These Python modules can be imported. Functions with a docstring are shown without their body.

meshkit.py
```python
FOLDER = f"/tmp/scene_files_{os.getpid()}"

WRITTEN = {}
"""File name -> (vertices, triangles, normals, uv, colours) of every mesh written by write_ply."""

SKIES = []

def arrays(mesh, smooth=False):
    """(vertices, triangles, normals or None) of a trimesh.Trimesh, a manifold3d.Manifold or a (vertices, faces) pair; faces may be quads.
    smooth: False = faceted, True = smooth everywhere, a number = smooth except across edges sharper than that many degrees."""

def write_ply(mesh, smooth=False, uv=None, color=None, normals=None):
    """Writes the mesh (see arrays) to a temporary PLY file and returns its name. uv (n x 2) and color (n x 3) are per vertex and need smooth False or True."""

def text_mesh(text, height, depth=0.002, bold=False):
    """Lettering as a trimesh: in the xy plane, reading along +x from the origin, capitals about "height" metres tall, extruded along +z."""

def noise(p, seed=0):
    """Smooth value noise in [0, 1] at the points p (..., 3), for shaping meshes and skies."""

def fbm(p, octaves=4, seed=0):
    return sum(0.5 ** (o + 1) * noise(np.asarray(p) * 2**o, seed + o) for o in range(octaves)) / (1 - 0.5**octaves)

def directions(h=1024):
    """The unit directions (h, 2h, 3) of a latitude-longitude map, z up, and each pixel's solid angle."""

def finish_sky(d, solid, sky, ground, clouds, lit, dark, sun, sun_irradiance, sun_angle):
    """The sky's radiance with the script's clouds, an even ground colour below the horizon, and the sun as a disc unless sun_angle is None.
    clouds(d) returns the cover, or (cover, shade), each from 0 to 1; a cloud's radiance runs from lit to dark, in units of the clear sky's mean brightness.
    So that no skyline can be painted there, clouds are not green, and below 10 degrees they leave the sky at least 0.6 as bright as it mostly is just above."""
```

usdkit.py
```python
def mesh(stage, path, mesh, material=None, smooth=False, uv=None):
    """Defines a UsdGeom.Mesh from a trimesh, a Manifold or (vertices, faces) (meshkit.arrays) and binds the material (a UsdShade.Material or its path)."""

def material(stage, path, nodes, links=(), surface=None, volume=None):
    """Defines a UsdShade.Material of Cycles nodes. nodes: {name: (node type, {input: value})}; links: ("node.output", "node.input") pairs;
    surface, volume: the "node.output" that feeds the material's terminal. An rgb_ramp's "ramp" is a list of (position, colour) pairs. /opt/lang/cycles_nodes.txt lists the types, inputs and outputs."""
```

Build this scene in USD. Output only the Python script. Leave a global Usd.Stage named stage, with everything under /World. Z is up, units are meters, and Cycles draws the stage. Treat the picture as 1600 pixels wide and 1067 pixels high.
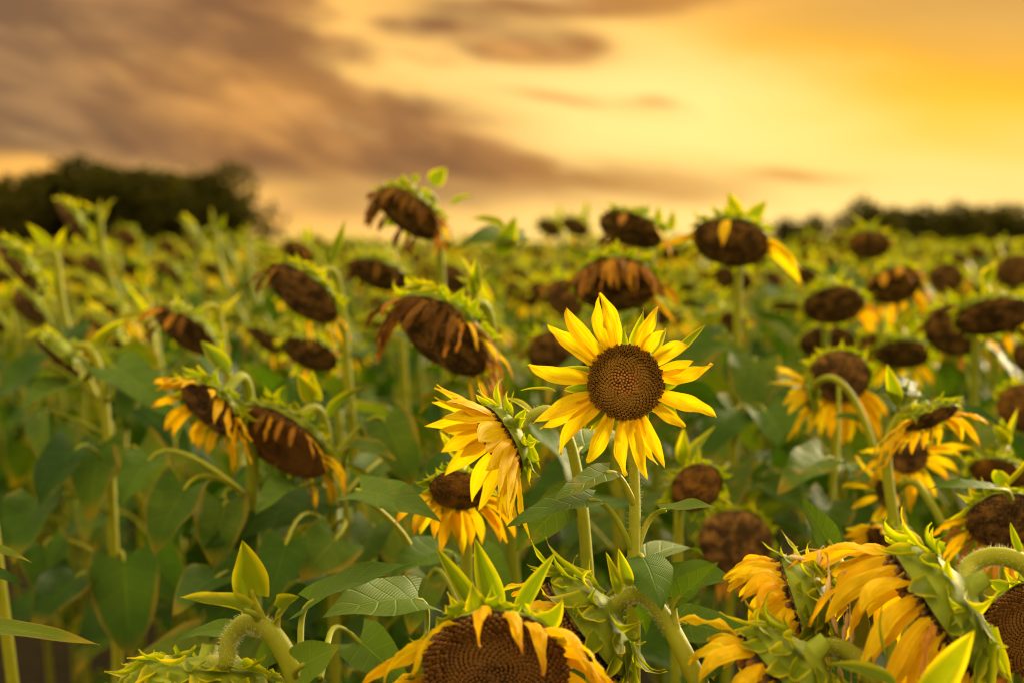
import math, random
import numpy as np
from pxr import Usd, UsdGeom, UsdLux, UsdShade, Sdf, Gf, Vt
import usdkit, meshkit

stage = Usd.Stage.CreateInMemory()
UsdGeom.SetStageUpAxis(stage, 'Z')
UsdGeom.SetStageMetersPerUnit(stage, 1.0)
UsdGeom.Xform.Define(stage, '/World')
UsdGeom.Scope.Define(stage, '/World/Looks')

# ------------------------------------------------------------------ camera
FPX = 2222.0                      # focal length in pixels of the 1600 px wide photograph (50 mm on 36 mm)
CAM_Z = 1.62
PITCH = -math.radians(3.9)
cam = UsdGeom.Camera.Define(stage, '/World/camera')
cam.AddTranslateOp().Set((0, 0, CAM_Z))
cam.AddRotateXOp().Set(90 + math.degrees(PITCH))
cam.CreateHorizontalApertureAttr(36.0)
cam.CreateVerticalApertureAttr(24.0)
cam.CreateFocalLengthAttr(50.0)
cam.CreateFStopAttr(3.7)
cam.CreateFocusDistanceAttr(1.34)
cam.CreateClippingRangeAttr((0.05, 5000))
cam.CreateExposureAttr(2.45)

# ------------------------------------------------------------------ sky and sun
SUN_AZ, SUN_EL = math.radians(44), math.radians(16)
SKY_STRENGTH = 0.05
SKY_LEVEL = 0.235            # the clouds' radiance for this exposure


class G:
    """a small expression builder for Cycles node graphs"""
    def __init__(self):
        self.nodes, self.links, self.k = {}, [], 0

    def node(self, kind, _out, **inputs):
        self.k += 1
        name = 'n%d' % self.k
        given = {}
        for key, val in inputs.items():
            if isinstance(val, X):
                self.links.append((val.src, name + '.' + key))
            else:
                given[key] = val
        self.nodes[name] = (kind, given)
        return X(self, name + '.' + _out)

    def m(self, op, a, b=None, c=None, **kw):
        ins = {'math_type': op, 'value1': a}
        if b is not None:
            ins['value2'] = b
        if c is not None:
            ins['value3'] = c
        return self.node('math', 'value', **ins, **kw)

    def mix(self, f, a, b, kind='mix'):
        return self.node('mix', 'color', mix_type=kind, fac=f, color1=a, color2=b)

    def step(self, x, lo, hi):
        return self.node('map_range', 'result', range_type='smoothstep', value=x, from_min=lo, from_max=hi, to_min=0.0, to_max=1.0, clamp=True)

    def noise(self, vec, scale, detail=3.0, rough=0.5, dist=0.0):
        return self.node('noise_texture', 'fac', vector=vec, scale=scale, detail=detail, roughness=rough, distortion=dist)

    def build(self, path, surface=None, volume=None):
        return usdkit.material(stage, path, self.nodes, self.links, surface=surface.src if surface else None, volume=volume.src if volume else None)


class X:
    def __init__(self, g, src):
        self.g, self.src = g, src

    def __add__(s, o): return s.g.m('add', s, o)
    def __radd__(s, o): return s.g.m('add', o, s)
    def __sub__(s, o): return s.g.m('subtract', s, o)
    def __rsub__(s, o): return s.g.m('subtract', o, s)
    def __mul__(s, o): return s.g.m('multiply', s, o)
    def __rmul__(s, o): return s.g.m('multiply', o, s)
    def __truediv__(s, o): return s.g.m('divide', s, o)


def make_sky():
    g = G()
    d = g.node('texture_coordinate', 'generated')
    sx = g.node('separate_xyz', 'x', vector=d)
    name = sx.src.split('.')[0]
    x, y, z = X(g, name + '.x'), X(g, name + '.y'), X(g, name + '.z')
    U = g.m('arctan2', x, y)
    V = g.m('arcsine', z)
    # pixel-free sky coordinates: azimuth and elevation in units of 0.1 rad
    U, V = U * 10.0, V * 10.0
    p = g.node('combine_xyz', 'vector', x=U * 0.55 + V * 0.9, y=V * 1.75 + U * 0.12, z=0.0)
    n1 = g.noise(p, 1.0, 5.0, 0.55, 0.3)
    p2 = g.node('combine_xyz', 'vector', x=U * 0.35, y=V * 1.1, z=3.7)
    n2 = g.noise(p2, 1.3, 3.0, 0.5, 0.2)
    Uw = U + (n2 - 0.5) * 2.2
    Vw = V + (n1 - 0.5) * 0.42

    def blob(u, v, su, sv, slope=0.0, amp=1.0):
        u0, v0 = (u - 800) / 222.2, (382 - v) / 222.2
        a = (Uw - u0) / (su / 222.2)
        b = (Vw - v0 - (Uw - u0) * slope) / (sv / 222.2)
        e = g.m('exponent', (a * a + b * b) * -1.0)
        return e * amp

    # clear evening glow: pale yellow near the sun's side low down, deeper orange above
    glow = g.m('exponent', ((U - 1.9) * (U - 1.9) * 0.085 + (V - 0.75) * (V - 0.75) * 0.6) * -1.0)
    base = g.mix(glow, (0.80, 0.385, 0.070), (1.02, 0.75, 0.26))
    amber = blob(1590, 175, 360, 85, 0.08, 0.8) + blob(1290, 75, 330, 55, -0.12, 0.85)
    base = g.mix(g.m('minimum', amber, 1.0), base, (0.98, 0.46, 0.003))
    # dull tawny cloud in the upper right
    tawny = g.step(V - g.m('absolute', U - 3.6) * 0.10 + (n1 - 0.5) * 0.5, 0.75, 1.6) * g.step(U, 0.5, 2.2)
    base = g.mix(tawny * 0.95, base, (0.58, 0.29, 0.055))
    # the brown cloud bank to the left, with streaks
    bank = g.step(0.42 - Uw * 0.55 - (V - 0.9) * 0.80 + (n1 - 0.5) * 2.8, 0.10, 0.75) * g.step(V + Uw * 0.05, 0.10, 0.5)
    clouds = blob(640, 185, 210, 46, -0.13) + blob(900, 5, 320, 30, 0.03, 1.4) + blob(820, 78, 120, 26, -0.1, 1.2) + blob(650, 52, 60, 18, 0, 0.8)
    clouds = clouds + blob(945, 165, 110, 16, -0.16, 0.75) + blob(1075, 166, 32, 11, -0.1, 0.7) + blob(860, 283, 430, 30, -0.02, 0.85) + blob(1260, 283, 60, 12, -0.05, 0.55) + blob(560, 320, 300, 34, 0, 0.6)
    cover = g.m('minimum', g.m('maximum', bank, g.m('minimum', clouds, 1.0)), 1.0) * (1.0 - g.m('minimum', blob(-30, 272, 70, 24, 0, 0.9), 1.0))
    lit = g.mix(g.step(n2, 0.35, 0.7), (0.32, 0.15, 0.056), (0.54, 0.25, 0.068))
    lit = g.mix(g.step(U, -3.8, -1.5), (0.27, 0.15, 0.072), lit)
    p3 = g.node('combine_xyz', 'vector', x=U * 1.1 + V * 1.0, y=V * 2.6 + U * 0.5, z=9.1)
    n3 = g.noise(p3, 1.5, 5.0, 0.6, 0.4)
    lit = g.mix(g.step(n3, 0.38, 0.68), g.mix(1.0, lit, (0.66, 0.63, 0.64), 'multiply'), g.mix(1.0, lit, (1.18, 1.16, 1.0), 'multiply'))
    lit = g.mix(g.step(U, -0.6, 1.6) * 0.75, lit, (0.60, 0.26, 0.045))
    edge = g.mix(g.step(cover, 0.15, 0.75), (0.90, 0.40, 0.06), lit)
    low = g.mix(cover, base, edge)
    # streaks of brighter cloud through the bank
    streak = g.step(n1, 0.55, 0.74) * 0.5 * (1.0 - g.step(U, 0.3, 1.6))
    low = g.mix(streak, low, (0.92, 0.54, 0.18))
    # unseen sky overhead and behind: pale cloud, made brighter overhead to light the plants
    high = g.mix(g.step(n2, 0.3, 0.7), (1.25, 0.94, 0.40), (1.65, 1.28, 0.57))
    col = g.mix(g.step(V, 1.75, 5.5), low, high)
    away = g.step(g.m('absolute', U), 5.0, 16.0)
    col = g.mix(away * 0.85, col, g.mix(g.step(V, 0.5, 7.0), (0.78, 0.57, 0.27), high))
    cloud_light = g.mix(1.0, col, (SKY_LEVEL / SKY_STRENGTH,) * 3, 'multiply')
    sky = g.node('sky_texture', 'color', sky_type='single_scattering', sun_disc=False, sun_elevation=SUN_EL, sun_rotation=SUN_AZ, altitude=100.0, air_density=1.0, aerosol_density=2.0, ozone_density=1.0)
    col = g.mix(0.995, sky, cloud_light)
    bg = g.node('background_shader', 'background', color=col, strength=SKY_STRENGTH)
    return g.build('/World/Looks/evening_sky', surface=bg)


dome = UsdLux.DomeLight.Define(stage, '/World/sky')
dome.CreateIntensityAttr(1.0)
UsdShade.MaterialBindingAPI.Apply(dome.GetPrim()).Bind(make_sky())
dome.GetPrim().SetCustomDataByKey('kind', 'structure')
dome.GetPrim().SetCustomDataByKey('label', 'orange and brown clouded sunset sky')

sun = UsdLux.DistantLight.Define(stage, '/World/sun')
sun.CreateIntensityAttr(0.40)
sun.CreateAngleAttr(16.0)
sun.CreateColorAttr(Gf.Vec3f(1.0, 0.80, 0.48))
sun.GetPrim().CreateAttribute('inputs:normalize', Sdf.ValueTypeNames.Bool).Set(True)
sun.AddRotateZOp().Set(-math.degrees(SUN_AZ))
sun.AddRotateXOp().Set(-(90 - math.degrees(SUN_EL)))

# ------------------------------------------------------------------ helpers
UP = np.array([0, 0, 1.0])


def nrm(v):
    v = np.asarray(v, float)
    return v / max(np.linalg.norm(v), 1e-12)


cp, sp = math.cos(PITCH), math.sin(PITCH)


def P(u, v, d):
    """the point of the world that stands d metres in front of the lens along the view axis at photograph position (u, v)"""
    x, y, z = (u - 800) / FPX * d, d, -(v - 533.5) / FPX * d
    return np.array([x, y * cp - z * sp, y * sp + z * cp + CAM_Z])


def pix(p):
    x, y, z = p[0], p[1], p[2] - CAM_Z
    d, zz = y * cp + z * sp, -y * sp + z * cp
    return 800 + x / d * FPX, 533.5 - zz / d * FPX, d


def rot(v, axis, ang):
    c, s = math.cos(ang), math.sin(ang)
    return v * c + np.cross(axis, v) * s + axis * np.dot(axis, v) * (1 - c)


_used = {}


def numbered(parent, name):
    key = (parent, name)
    n = _used.get(key, 0)
    _used[key] = n + 1
    return parent + '/' + (name if n == 0 else '%s_%03d' % (name, n))


def tag(prim, label=None, cat=None, group=None, kind=None):
    for k, v in (('label', label), ('category', cat), ('group', group), ('kind', kind)):
        if v:
            prim.SetCustomDataByKey(k, v)


def thing(name, loc=(0, 0, 0), rz=0.0, scale=1.0, **kw):
    path = numbered('/World', name)
    xf = UsdGeom.Xform.Define(stage, path)
    xf.AddTranslateOp().Set(Gf.Vec3d(*map(float, loc)))
    xf.AddRotateZOp().Set(float(rz))
    xf.AddScaleOp().Set(Gf.Vec3f(scale, scale, scale))
    tag(xf.GetPrim(), **kw)
    return path


def mesh(parent, name, vfu, mat, smooth=True, off=None, **kw):
    v, f = vfu[0], vfu[1]
    if off is not None:
        v = v - off
    path = numbered(parent, name)
    usdkit.mesh(stage, path, (v, f), mat, smooth=smooth, uv=vfu[2] if len(vfu) > 2 else None)
    if kw:
        tag(stage.GetPrimAtPath(path), **kw)
    return path


def grid_faces(nu, nv, wrap=False):
    out = []
    for i in range(nu - 1):
        for j in range(nv if wrap else nv - 1):
            a, b = i * nv + j, i * nv + (j + 1) % nv
            out.append((a, b, b + nv, a + nv))
    q = np.array(out)
    return np.vstack([q[:, [0, 1, 2]], q[:, [0, 2, 3]]])


_gf = {}


def gfaces(nu, nv, wrap=False):
    k = (nu, nv, wrap)
    if k not in _gf:
        _gf[k] = grid_faces(nu, nv, wrap)
    return _gf[k]


def join(items):
    vs, fs, us, n = [], [], [], 0
    for v, f, u in items:
        vs.append(v); fs.append(f + n); us.append(u); n += len(v)
    return np.vstack(vs), np.vstack(fs), np.vstack(us)


def tube(pts, rad, sides=8, ridge=0.0, rng=None):
    pts = np.asarray(pts, float)
    n = len(pts)
    rad = np.broadcast_to(np.asarray(rad, float), (n,)) if np.ndim(rad) < 1 or len(np.atleast_1d(rad)) == n else np.interp(np.linspace(0, 1, n), np.linspace(0, 1, len(rad)), rad)
    tan = np.gradient(pts, axis=0)
    tan /= np.linalg.norm(tan, axis=1, keepdims=True) + 1e-12
    ref = nrm(np.cross(tan[0], [0.31, 0.87, 0.23]))
    V = np.zeros((n, sides, 3))
    ang = np.arange(sides) / sides * 2 * math.pi
    for i in range(n):
        ref = nrm(ref - tan[i] * np.dot(ref, tan[i]))
        b = np.cross(tan[i], ref)
        rr = rad[i] * (1 + ridge * np.cos(ang * (sides // 2)))
        V[i] = pts[i] + np.outer(np.cos(ang) * rr, ref) + np.outer(np.sin(ang) * rr, b)
    ln = np.concatenate([[0], np.cumsum(np.linalg.norm(np.diff(pts, axis=0), axis=1))])
    uv = np.stack([np.tile(ang / (2 * math.pi), n), np.repeat(ln * 10, sides)], 1)
    f = gfaces(n, sides, True)
    V = V.reshape(-1, 3)
    e0, e1 = len(V), len(V) + 1
    V = np.vstack([V, pts[0], pts[-1]])
    uv = np.vstack([uv, [[0, 0], [0, 1]]])
    caps = [(e0, (j + 1) % sides, j) for j in range(sides)] + [(e1, (n - 1) * sides + j, (n - 1) * sides + (j + 1) % sides) for j in range(sides)]
    return V, np.vstack([f, np.array(caps)]), uv


def bez(a, b, c, d, n):
    t = np.linspace(0, 1, n)[:, None]
    return a * (1 - t) ** 3 + 3 * b * t * (1 - t) ** 2 + 3 * c * t * t * (1 - t) + d * t ** 3


def smooth_path(pts, n):
    """Catmull-Rom through the points"""
    pts = np.asarray(pts, float)
    q = np.vstack([2 * pts[0] - pts[1], pts, 2 * pts[-1] - pts[-2]])
    out = []
    m = len(pts) - 1
    for k in range(n):
        s = k / (n - 1) * m
        i = min(int(s), m - 1)
        t = s - i
        a, b, c, d = q[i:i + 4]
        out.append(0.5 * (2 * b + (c - a) * t + (2 * a - 5 * b + 4 * c - d) * t * t + (3 * b - a - 3 * c + d) * t ** 3))
    return np.array(out)


def prof_petal(s):
    return np.clip(0.42 + 0.9 * s ** 0.8, 0, 1) * np.clip(1 - s ** 2.3, 0, 1) ** 0.95 * (1 - 0.05 * s) + 0.015


def prof_bract(s):
    return np.clip((1 - s) ** 1.7 * (0.95 + 2.3 * s), 0, 1) + 0.010


def prof_lance(s):
    return np.sin(np.clip(s, 0, 1) ** 0.7 * math.pi) ** 0.85 * (1 - 0.25 * s) + 0.05 * (1 - s)


def prof_strap(s):
    return (0.6 + 0.5 * np.sin(s * 2.6)) * np.clip(1 - s ** 4, 0, 1) ** 0.6 + 0.02


def prof_leaf(s):
    return np.clip((0.60 + 1.75 * s - 0.55 * s * s) * (1 - s) ** 1.05, 0, 2) * 1.02 + 0.004


def blade(base, d0, up0, L, W, prof, rng, curl=0.0, bend=0.0, droop=0.0, cup=0.0, twist=0.0, crinkle=0.0, ns=7, nw=4, clamp=None, lobe=0.0, wave=0.0, late=0.0, vein=0.0, rib=0.0):
    """a petal, bract or leaf: a strip that starts at base along d0 with its face towards up0, and curls, bends and sags along its length"""
    d, up = nrm(d0), np.asarray(up0, float)
    up = nrm(up - d * np.dot(up, d))
    p = np.array(base, float)
    h = L / ns
    C, S, N, D = [], [], [], []
    for i in range(ns + 1):
        side = np.cross(d, up)
        C.append(p.copy()); S.append(side); N.append(up.copy()); D.append(d.copy())
        if i == ns:
            break
        s = i / ns
        c = curl / ns * ((1 - late) + late * 2 * s)
        d2 = rot(d, side, c)
        up = rot(up, side, c)
        d2 = rot(d2, up, bend / ns * 2 * s)
        if droop:
            d2 = nrm(d2 + np.array([0, 0, -1.0]) * droop / ns * (0.5 + s))
        d = nrm(d2)
        up = nrm(up - d * np.dot(up, d))
        if twist:
            up = rot(up, d, twist / ns)
        p = p + d * h
        if clamp is not None:
            p = clamp(p)
    C, S, N, D = map(np.array, (C, S, N, D))
    s = np.linspace(0, 1, ns + 1)
    t = np.linspace(-1, 1, nw + 1)
    w = W / 2 * prof(s)
    T, SS = np.meshgrid(t, s)
    off = T * w[:, None]
    V = C[:, None, :] + S[:, None, :] * off[..., None] * (1 - 0.25 * min(abs(cup), 1))
    zz = cup * np.abs(T) ** 1.6 * w[:, None]
    ph = rng.uniform(0, 6.28)
    if wave:
        zz = zz + wave * W * np.abs(T) ** 2 * np.sin(SS * rng.uniform(9, 14) + ph + T * 1.2) * (1 - SS * 0.5)
    if vein:
        q = (SS * 5.5 - np.abs(T) * 1.25) % 1.0
        zz = zz + vein * W * (np.abs(q - 0.5) * 2 - 0.5) * np.clip(np.abs(T) * 3, 0, 1) * np.clip((1 - np.abs(T)) * 3, 0.2, 1)
    if rib:
        zz = zz + rib * W * np.cos(T * 7.5 + ph * 0.1) * np.clip(1.1 - SS, 0, 1)
    if crinkle:
        zz = zz + crinkle * W * (meshkit.noise(np.stack([SS * L / W * 2.2 + ph, T * 1.6 + ph, T * 0 + ph], -1), 3) - 0.5) * 2
    V = V + N[:, None, :] * zz[..., None]
    if lobe:
        V = V - D[:, None, :] * (L * lobe * np.abs(T) ** 1.3 * (1 - SS) ** 2.2)[..., None]
    if crinkle:
        V = V + S[:, None, :] * (crinkle * 0.5 * W * (meshkit.noise(np.stack([SS * L / W * 1.5 + ph, T * 0.3 + 7, T * 0 + ph], -1), 9) - 0.5))[..., None]
    uv = np.stack([(T + 1) / 2, SS], -1).reshape(-1, 2)
    return V.reshape(-1, 3), gfaces(ns + 1, nw + 1), uv


# ------------------------------------------------------------------ materials
def leafy(path, ramp, trans, rough=0.5, back=(1.15, 1.12, 1.05), tfac=0.35, veins=0.0, tip=None, bump=0.25, nscale=40.0, spots=None, spec=0.35, stripe=0.0, base_tint=None, edge=0.0, tip_lo=0.35):
    """thin plant tissue: reflects and lets light through, with veins along st"""
    g = G()
    rnd = g.node('object_info', 'random')
    pos = g.node('geometry', 'position')
    n = g.noise(pos, nscale, 3.0, 0.6)
    n3 = g.noise(pos, nscale * 0.22, 2.0, 0.5)
    col = g.node('rgb_ramp', 'color', ramp=ramp, fac=g.m('fraction', rnd * 0.75 + n3 * 0.5 - 0.12, use_clamp=True) if False else g.m('minimum', g.m('maximum', rnd * 0.8 + (n3 - 0.5) * 0.9 + 0.1, 0.0), 1.0))
    col = g.mix((n - 0.5) * 0.8 + 0.2, col, (0.6, 0.7, 0.6), 'multiply')
    st = g.node('attribute', 'vector', attribute='st')
    a = g.node('separate_xyz', 'x', vector=st)
    nm = a.src.split('.')[0]
    u, v = X(g, nm + '.x'), X(g, nm + '.y')
    t = g.m('absolute', u * 2.0 - 1.0)
    height = n * 0.5
    if veins:
        q = g.m('fraction', v * 5.5 - t * 1.25 + 4.0)
        lat = 1.0 - g.step(g.m('absolute', q - 0.5), 0.0, 0.10)
        mid = 1.0 - g.step(t, 0.01, 0.06)
        vm = g.m('maximum', mid, lat * 0.6)
        q2 = g.m('fraction', v * 22.0 + t * 9.0)
        fine = (1.0 - g.step(g.m('absolute', q2 - 0.5), 0.0, 0.25)) * 0.25
        col = g.mix(vm * veins, col, g.mix(1.0, col, (2.0, 1.9, 1.5), 'multiply'))
        height = height - vm * 0.9 - fine
    if stripe:
        sn = g.noise(g.node('combine_xyz', 'vector', x=u * 13.0, y=v * 0.7, z=rnd * 20.0), 1.0, 2.0, 0.5)
        col = g.mix(g.step(sn, 0.35, 0.75) * stripe, col, g.mix(1.0, col, (0.80, 0.62, 0.5), 'multiply'))
        height = height + sn * 1.2
    if edge:
        col = g.mix(g.step(t + (v - 0.6) * 0.5, 0.35, 0.95) * edge, g.mix(1.0, col, (0.50, 0.66, 0.5), 'multiply'), g.mix(1.0, col, (1.55, 1.4, 1.3), 'multiply'))
    if base_tint:
        col = g.mix((1.0 - g.step(v, 0.0, 0.45)) * 0.8, col, base_tint)
    if tip:
        col = g.mix(g.step(v + (n3 - 0.5) * 0.5, 0.70, 1.0) * g.step(rnd, tip_lo, tip_lo + 0.4), col, tip)
    if spots:
        sp_ = g.step(g.noise(pos, 26.0, 4.0, 0.6), 0.60, 0.72) * g.step(rnd, 0.45, 0.8)
        col = g.mix(sp_ * 0.8, col, spots)
    if veins:
        rim = g.step(t + (n3 - 0.5) * 0.9, 0.86, 1.0) * g.step(rnd, tip_lo - 0.1, tip_lo + 0.4)
        col = g.mix(rim * 0.65, col, (0.27, 0.18, 0.035))
    bf = g.node('geometry', 'backfacing')
    col = g.mix(bf * 1.0, col, g.mix(1.0, col, back, 'multiply'))
    b = g.node('bump', 'normal', strength=bump, distance=0.002, height=height)
    pb = g.node('principled_bsdf', 'BSDF', base_color=col, roughness=rough, specular_ior_level=spec, normal=b)
    tc = g.mix(1.0, col, trans, 'multiply')
    tr = g.node('translucent_bsdf', 'BSDF', color=tc, normal=b)
    mx = g.node('mix_closure', 'closure', fac=tfac, closure1=pb, closure2=tr)
    return g.build(path, surface=mx)


def simple(path, c1, c2, scale, rough=0.8, bump=0.3, dist=0.002, detail=4.0, c3=None):
    g = G()
    pos = g.node('texture_coordinate', 'object')
    n = g.noise(pos, scale, detail, 0.6)
    stops = [(0.3, c1), (0.7, c2)] + ([(0.85, c3)] if c3 else [])
    col = g.node('rgb_ramp', 'color', ramp=stops, fac=n)
    b = g.node('bump', 'normal', strength=bump, distance=dist, height=n)
    pb = g.node('principled_bsdf', 'BSDF', base_color=col, roughness=rough, specular_ior_level=0.25, normal=b)
    return g.build(path, surface=pb)


LK = '/World/Looks/'
M = {}
M['leaf'] = leafy(LK + 'leaf_green', [(0, (0.018, 0.050, 0.010)), (0.5, (0.050, 0.108, 0.013)), (1, (0.13, 0.175, 0.020))], (1.8, 1.8, 0.25), 0.48, spec=0.08, back=(1.3, 1.25, 1.2), tfac=0.20, veins=0.40, bump=0.6, edge=0.0, spots=(0.26, 0.17, 0.03), tip=(0.30, 0.22, 0.02), tip_lo=0.3)
M['leaf_young'] = leafy(LK + 'leaf_young_green', [(0, (0.055, 0.115, 0.016)), (1, (0.105, 0.165, 0.024))], (1.8, 1.8, 0.25), 0.48, spec=0.08, back=(1.3, 1.25, 1.2), tfac=0.20, veins=0.40, bump=0.6, edge=0.0, spots=(0.26, 0.17, 0.03), tip=(0.30, 0.22, 0.02), tip_lo=0.8)
M['leaf_old'] = leafy(LK + 'leaf_yellowing', [(0, (0.018, 0.050, 0.010)), (0.5, (0.050, 0.108, 0.013)), (1, (0.13, 0.175, 0.020))], (1.8, 1.8, 0.25), 0.48, spec=0.08, back=(1.3, 1.25, 1.2), tfac=0.20, veins=0.40, bump=0.6, edge=0.0, spots=(0.26, 0.17, 0.03), tip=(0.30, 0.22, 0.02), tip_lo=-1.0)
M['bract'] = leafy(LK + 'bract_green', [(0, (0.18, 0.22, 0.006)), (0.6, (0.28, 0.30, 0.008)), (1, (0.42, 0.37, 0.012))], (1.9, 1.8, 0.3), 0.55, tfac=0.42, bump=0.35, nscale=90, stripe=0.3, edge=1.0, spec=0.15)
M['stem'] = leafy(LK + 'stem_green', [(0, (0.25, 0.30, 0.010)), (1, (0.42, 0.41, 0.016))], (1.4, 1.4, 0.4), 0.6, tfac=0.18, bump=0.5, nscale=180)
M['petal'] = leafy(LK + 'petal_yellow', [(0, (0.89, 0.58, 0.004)), (1, (0.91, 0.66, 0.008))], (1.05, 1.15, 0.5), 0.5, back=(1, 1, 1), tfac=0.42, bump=0.6, nscale=60, stripe=0.5, spec=0.1, base_tint=(0.88, 0.50, 0.003))
M['petal_wilt'] = leafy(LK + 'petal_wilting', [(0, (0.87, 0.52, 0.004)), (1, (0.90, 0.63, 0.006))], (1.1, 0.95, 0.5), 0.6, back=(1, 0.95, 1), tfac=0.38, bump=0.5, nscale=80, stripe=0.5, spec=0.1, tip=(0.50, 0.22, 0.03))
M['petal_brown'] = leafy(LK + 'petal_brown', [(0, (0.13, 0.06, 0.018)), (1, (0.36, 0.18, 0.035))], (1.1, 0.9, 0.6), 0.75, back=(1, 0.95, 1), tfac=0.25, bump=0.6, nscale=90, stripe=0.5, spec=0.1)
M['petal_dry'] = leafy(LK + 'petal_dried', [(0, (0.34, 0.15, 0.03)), (0.6, (0.60, 0.29, 0.035)), (1, (0.76, 0.42, 0.025))], (1.1, 0.9, 0.6), 0.7, back=(1, 0.95, 1), tfac=0.3, bump=0.6, nscale=90, stripe=0.5, spec=0.15)
M['back'] = simple(LK + 'receptacle_green', (0.12, 0.17, 0.008), (0.20, 0.24, 0.012), 60, 0.65)


def disc_mat(path, dark, mid, light, freq):
    g = G()
    st = g.node('attribute', 'vector', attribute='st')
    vo = g.node('voronoi_texture', 'distance', vector=st, scale=freq, randomness=0.35)
    pos = g.node('geometry', 'position')
    n = g.noise(pos, 45.0, 4.0, 0.7)
    col = g.mix(g.step(vo, 0.10, 0.45), mid, dark)
    col = g.mix(g.step(n, 0.42, 0.66) * 0.8, col, light)
    b = g.node('bump', 'normal', strength=0.8, distance=0.004, height=vo * -1.0)
    pb = g.node('principled_bsdf', 'BSDF', base_color=col, roughness=0.85, specular_ior_level=0.2, normal=b)
    return g.build(path, surface=pb)


M['disc'] = disc_mat(LK + 'seed_brown', (0.030, 0.015, 0.007), (0.15, 0.075, 0.024), (0.30, 0.15, 0.045), 22.0)
M['disc_tan'] = disc_mat(LK + 'seed_tan', (0.06, 0.03, 0.010), (0.22, 0.10, 0.022), (0.32, 0.14, 0.02), 20.0)


def floret_mat(path, pit, rim, mid):
    g = G()
    st = g.node('attribute', 'vector', attribute='st')
    a = g.node('separate_xyz', 'x', vector=st)
    nm = a.src.split('.')[0]
    u, v = X(g, nm + '.x'), X(g, nm + '.y')
    rnd = g.node('geometry', 'random_per_island')
    col = g.mix(g.step(v, 0.1, 0.9), pit, rim)
    col = g.mix((1.0 - g.step(u, 0.15, 0.45)) * 0.75, col, g.mix(rnd, mid, rim))
    col = g.mix(rnd * 0.6, col, (0.50, 0.45, 0.4), 'multiply')
    col = g.mix(g.step(u, 0.55, 0.85) * 0.7, col, (0.62, 0.58, 0.55), 'multiply')
    pb = g.node('principled_bsdf', 'BSDF', base_color=col, roughness=0.7, specular_ior_level=0.25)
    return g.build(path, surface=pb)


M['floret'] = floret_mat(LK + 'floret_brown', (0.007, 0.004, 0.002), (0.27, 0.135, 0.018), (0.42, 0.14, 0.012))
M['floret_ripe'] = floret_mat(LK + 'floret_ripe', (0.006, 0.003, 0.002), (0.24, 0.11, 0.026), (0.16, 0.075, 0.020))
M['soil'] = simple(LK + 'soil_brown', (0.022, 0.016, 0.010), (0.050, 0.036, 0.022), 9, 0.95, 0.8, 0.02, 8.0)
M['bark'] = simple(LK + 'bark_brown', (0.05, 0.035, 0.022), (0.11, 0.08, 0.05), 12, 0.9, 0.8, 0.02)
M['crown'] = leafy(LK + 'crown_green', [(0, (0.022, 0.026, 0.005)), (1, (0.055, 0.052, 0.008))], (1.7, 1.5, 0.4), 0.8, tfac=0.25, nscale=1.2, bump=0.1, spec=0.03)
M['straw'] = simple(LK + 'straw_tan', (0.50, 0.32, 0.15), (0.66, 0.46, 0.25), 80, 0.7)
M['hair'] = simple(LK + 'hair_pale', (0.60, 0.60, 0.40), (0.72, 0.70, 0.52), 80, 0.6)

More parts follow.
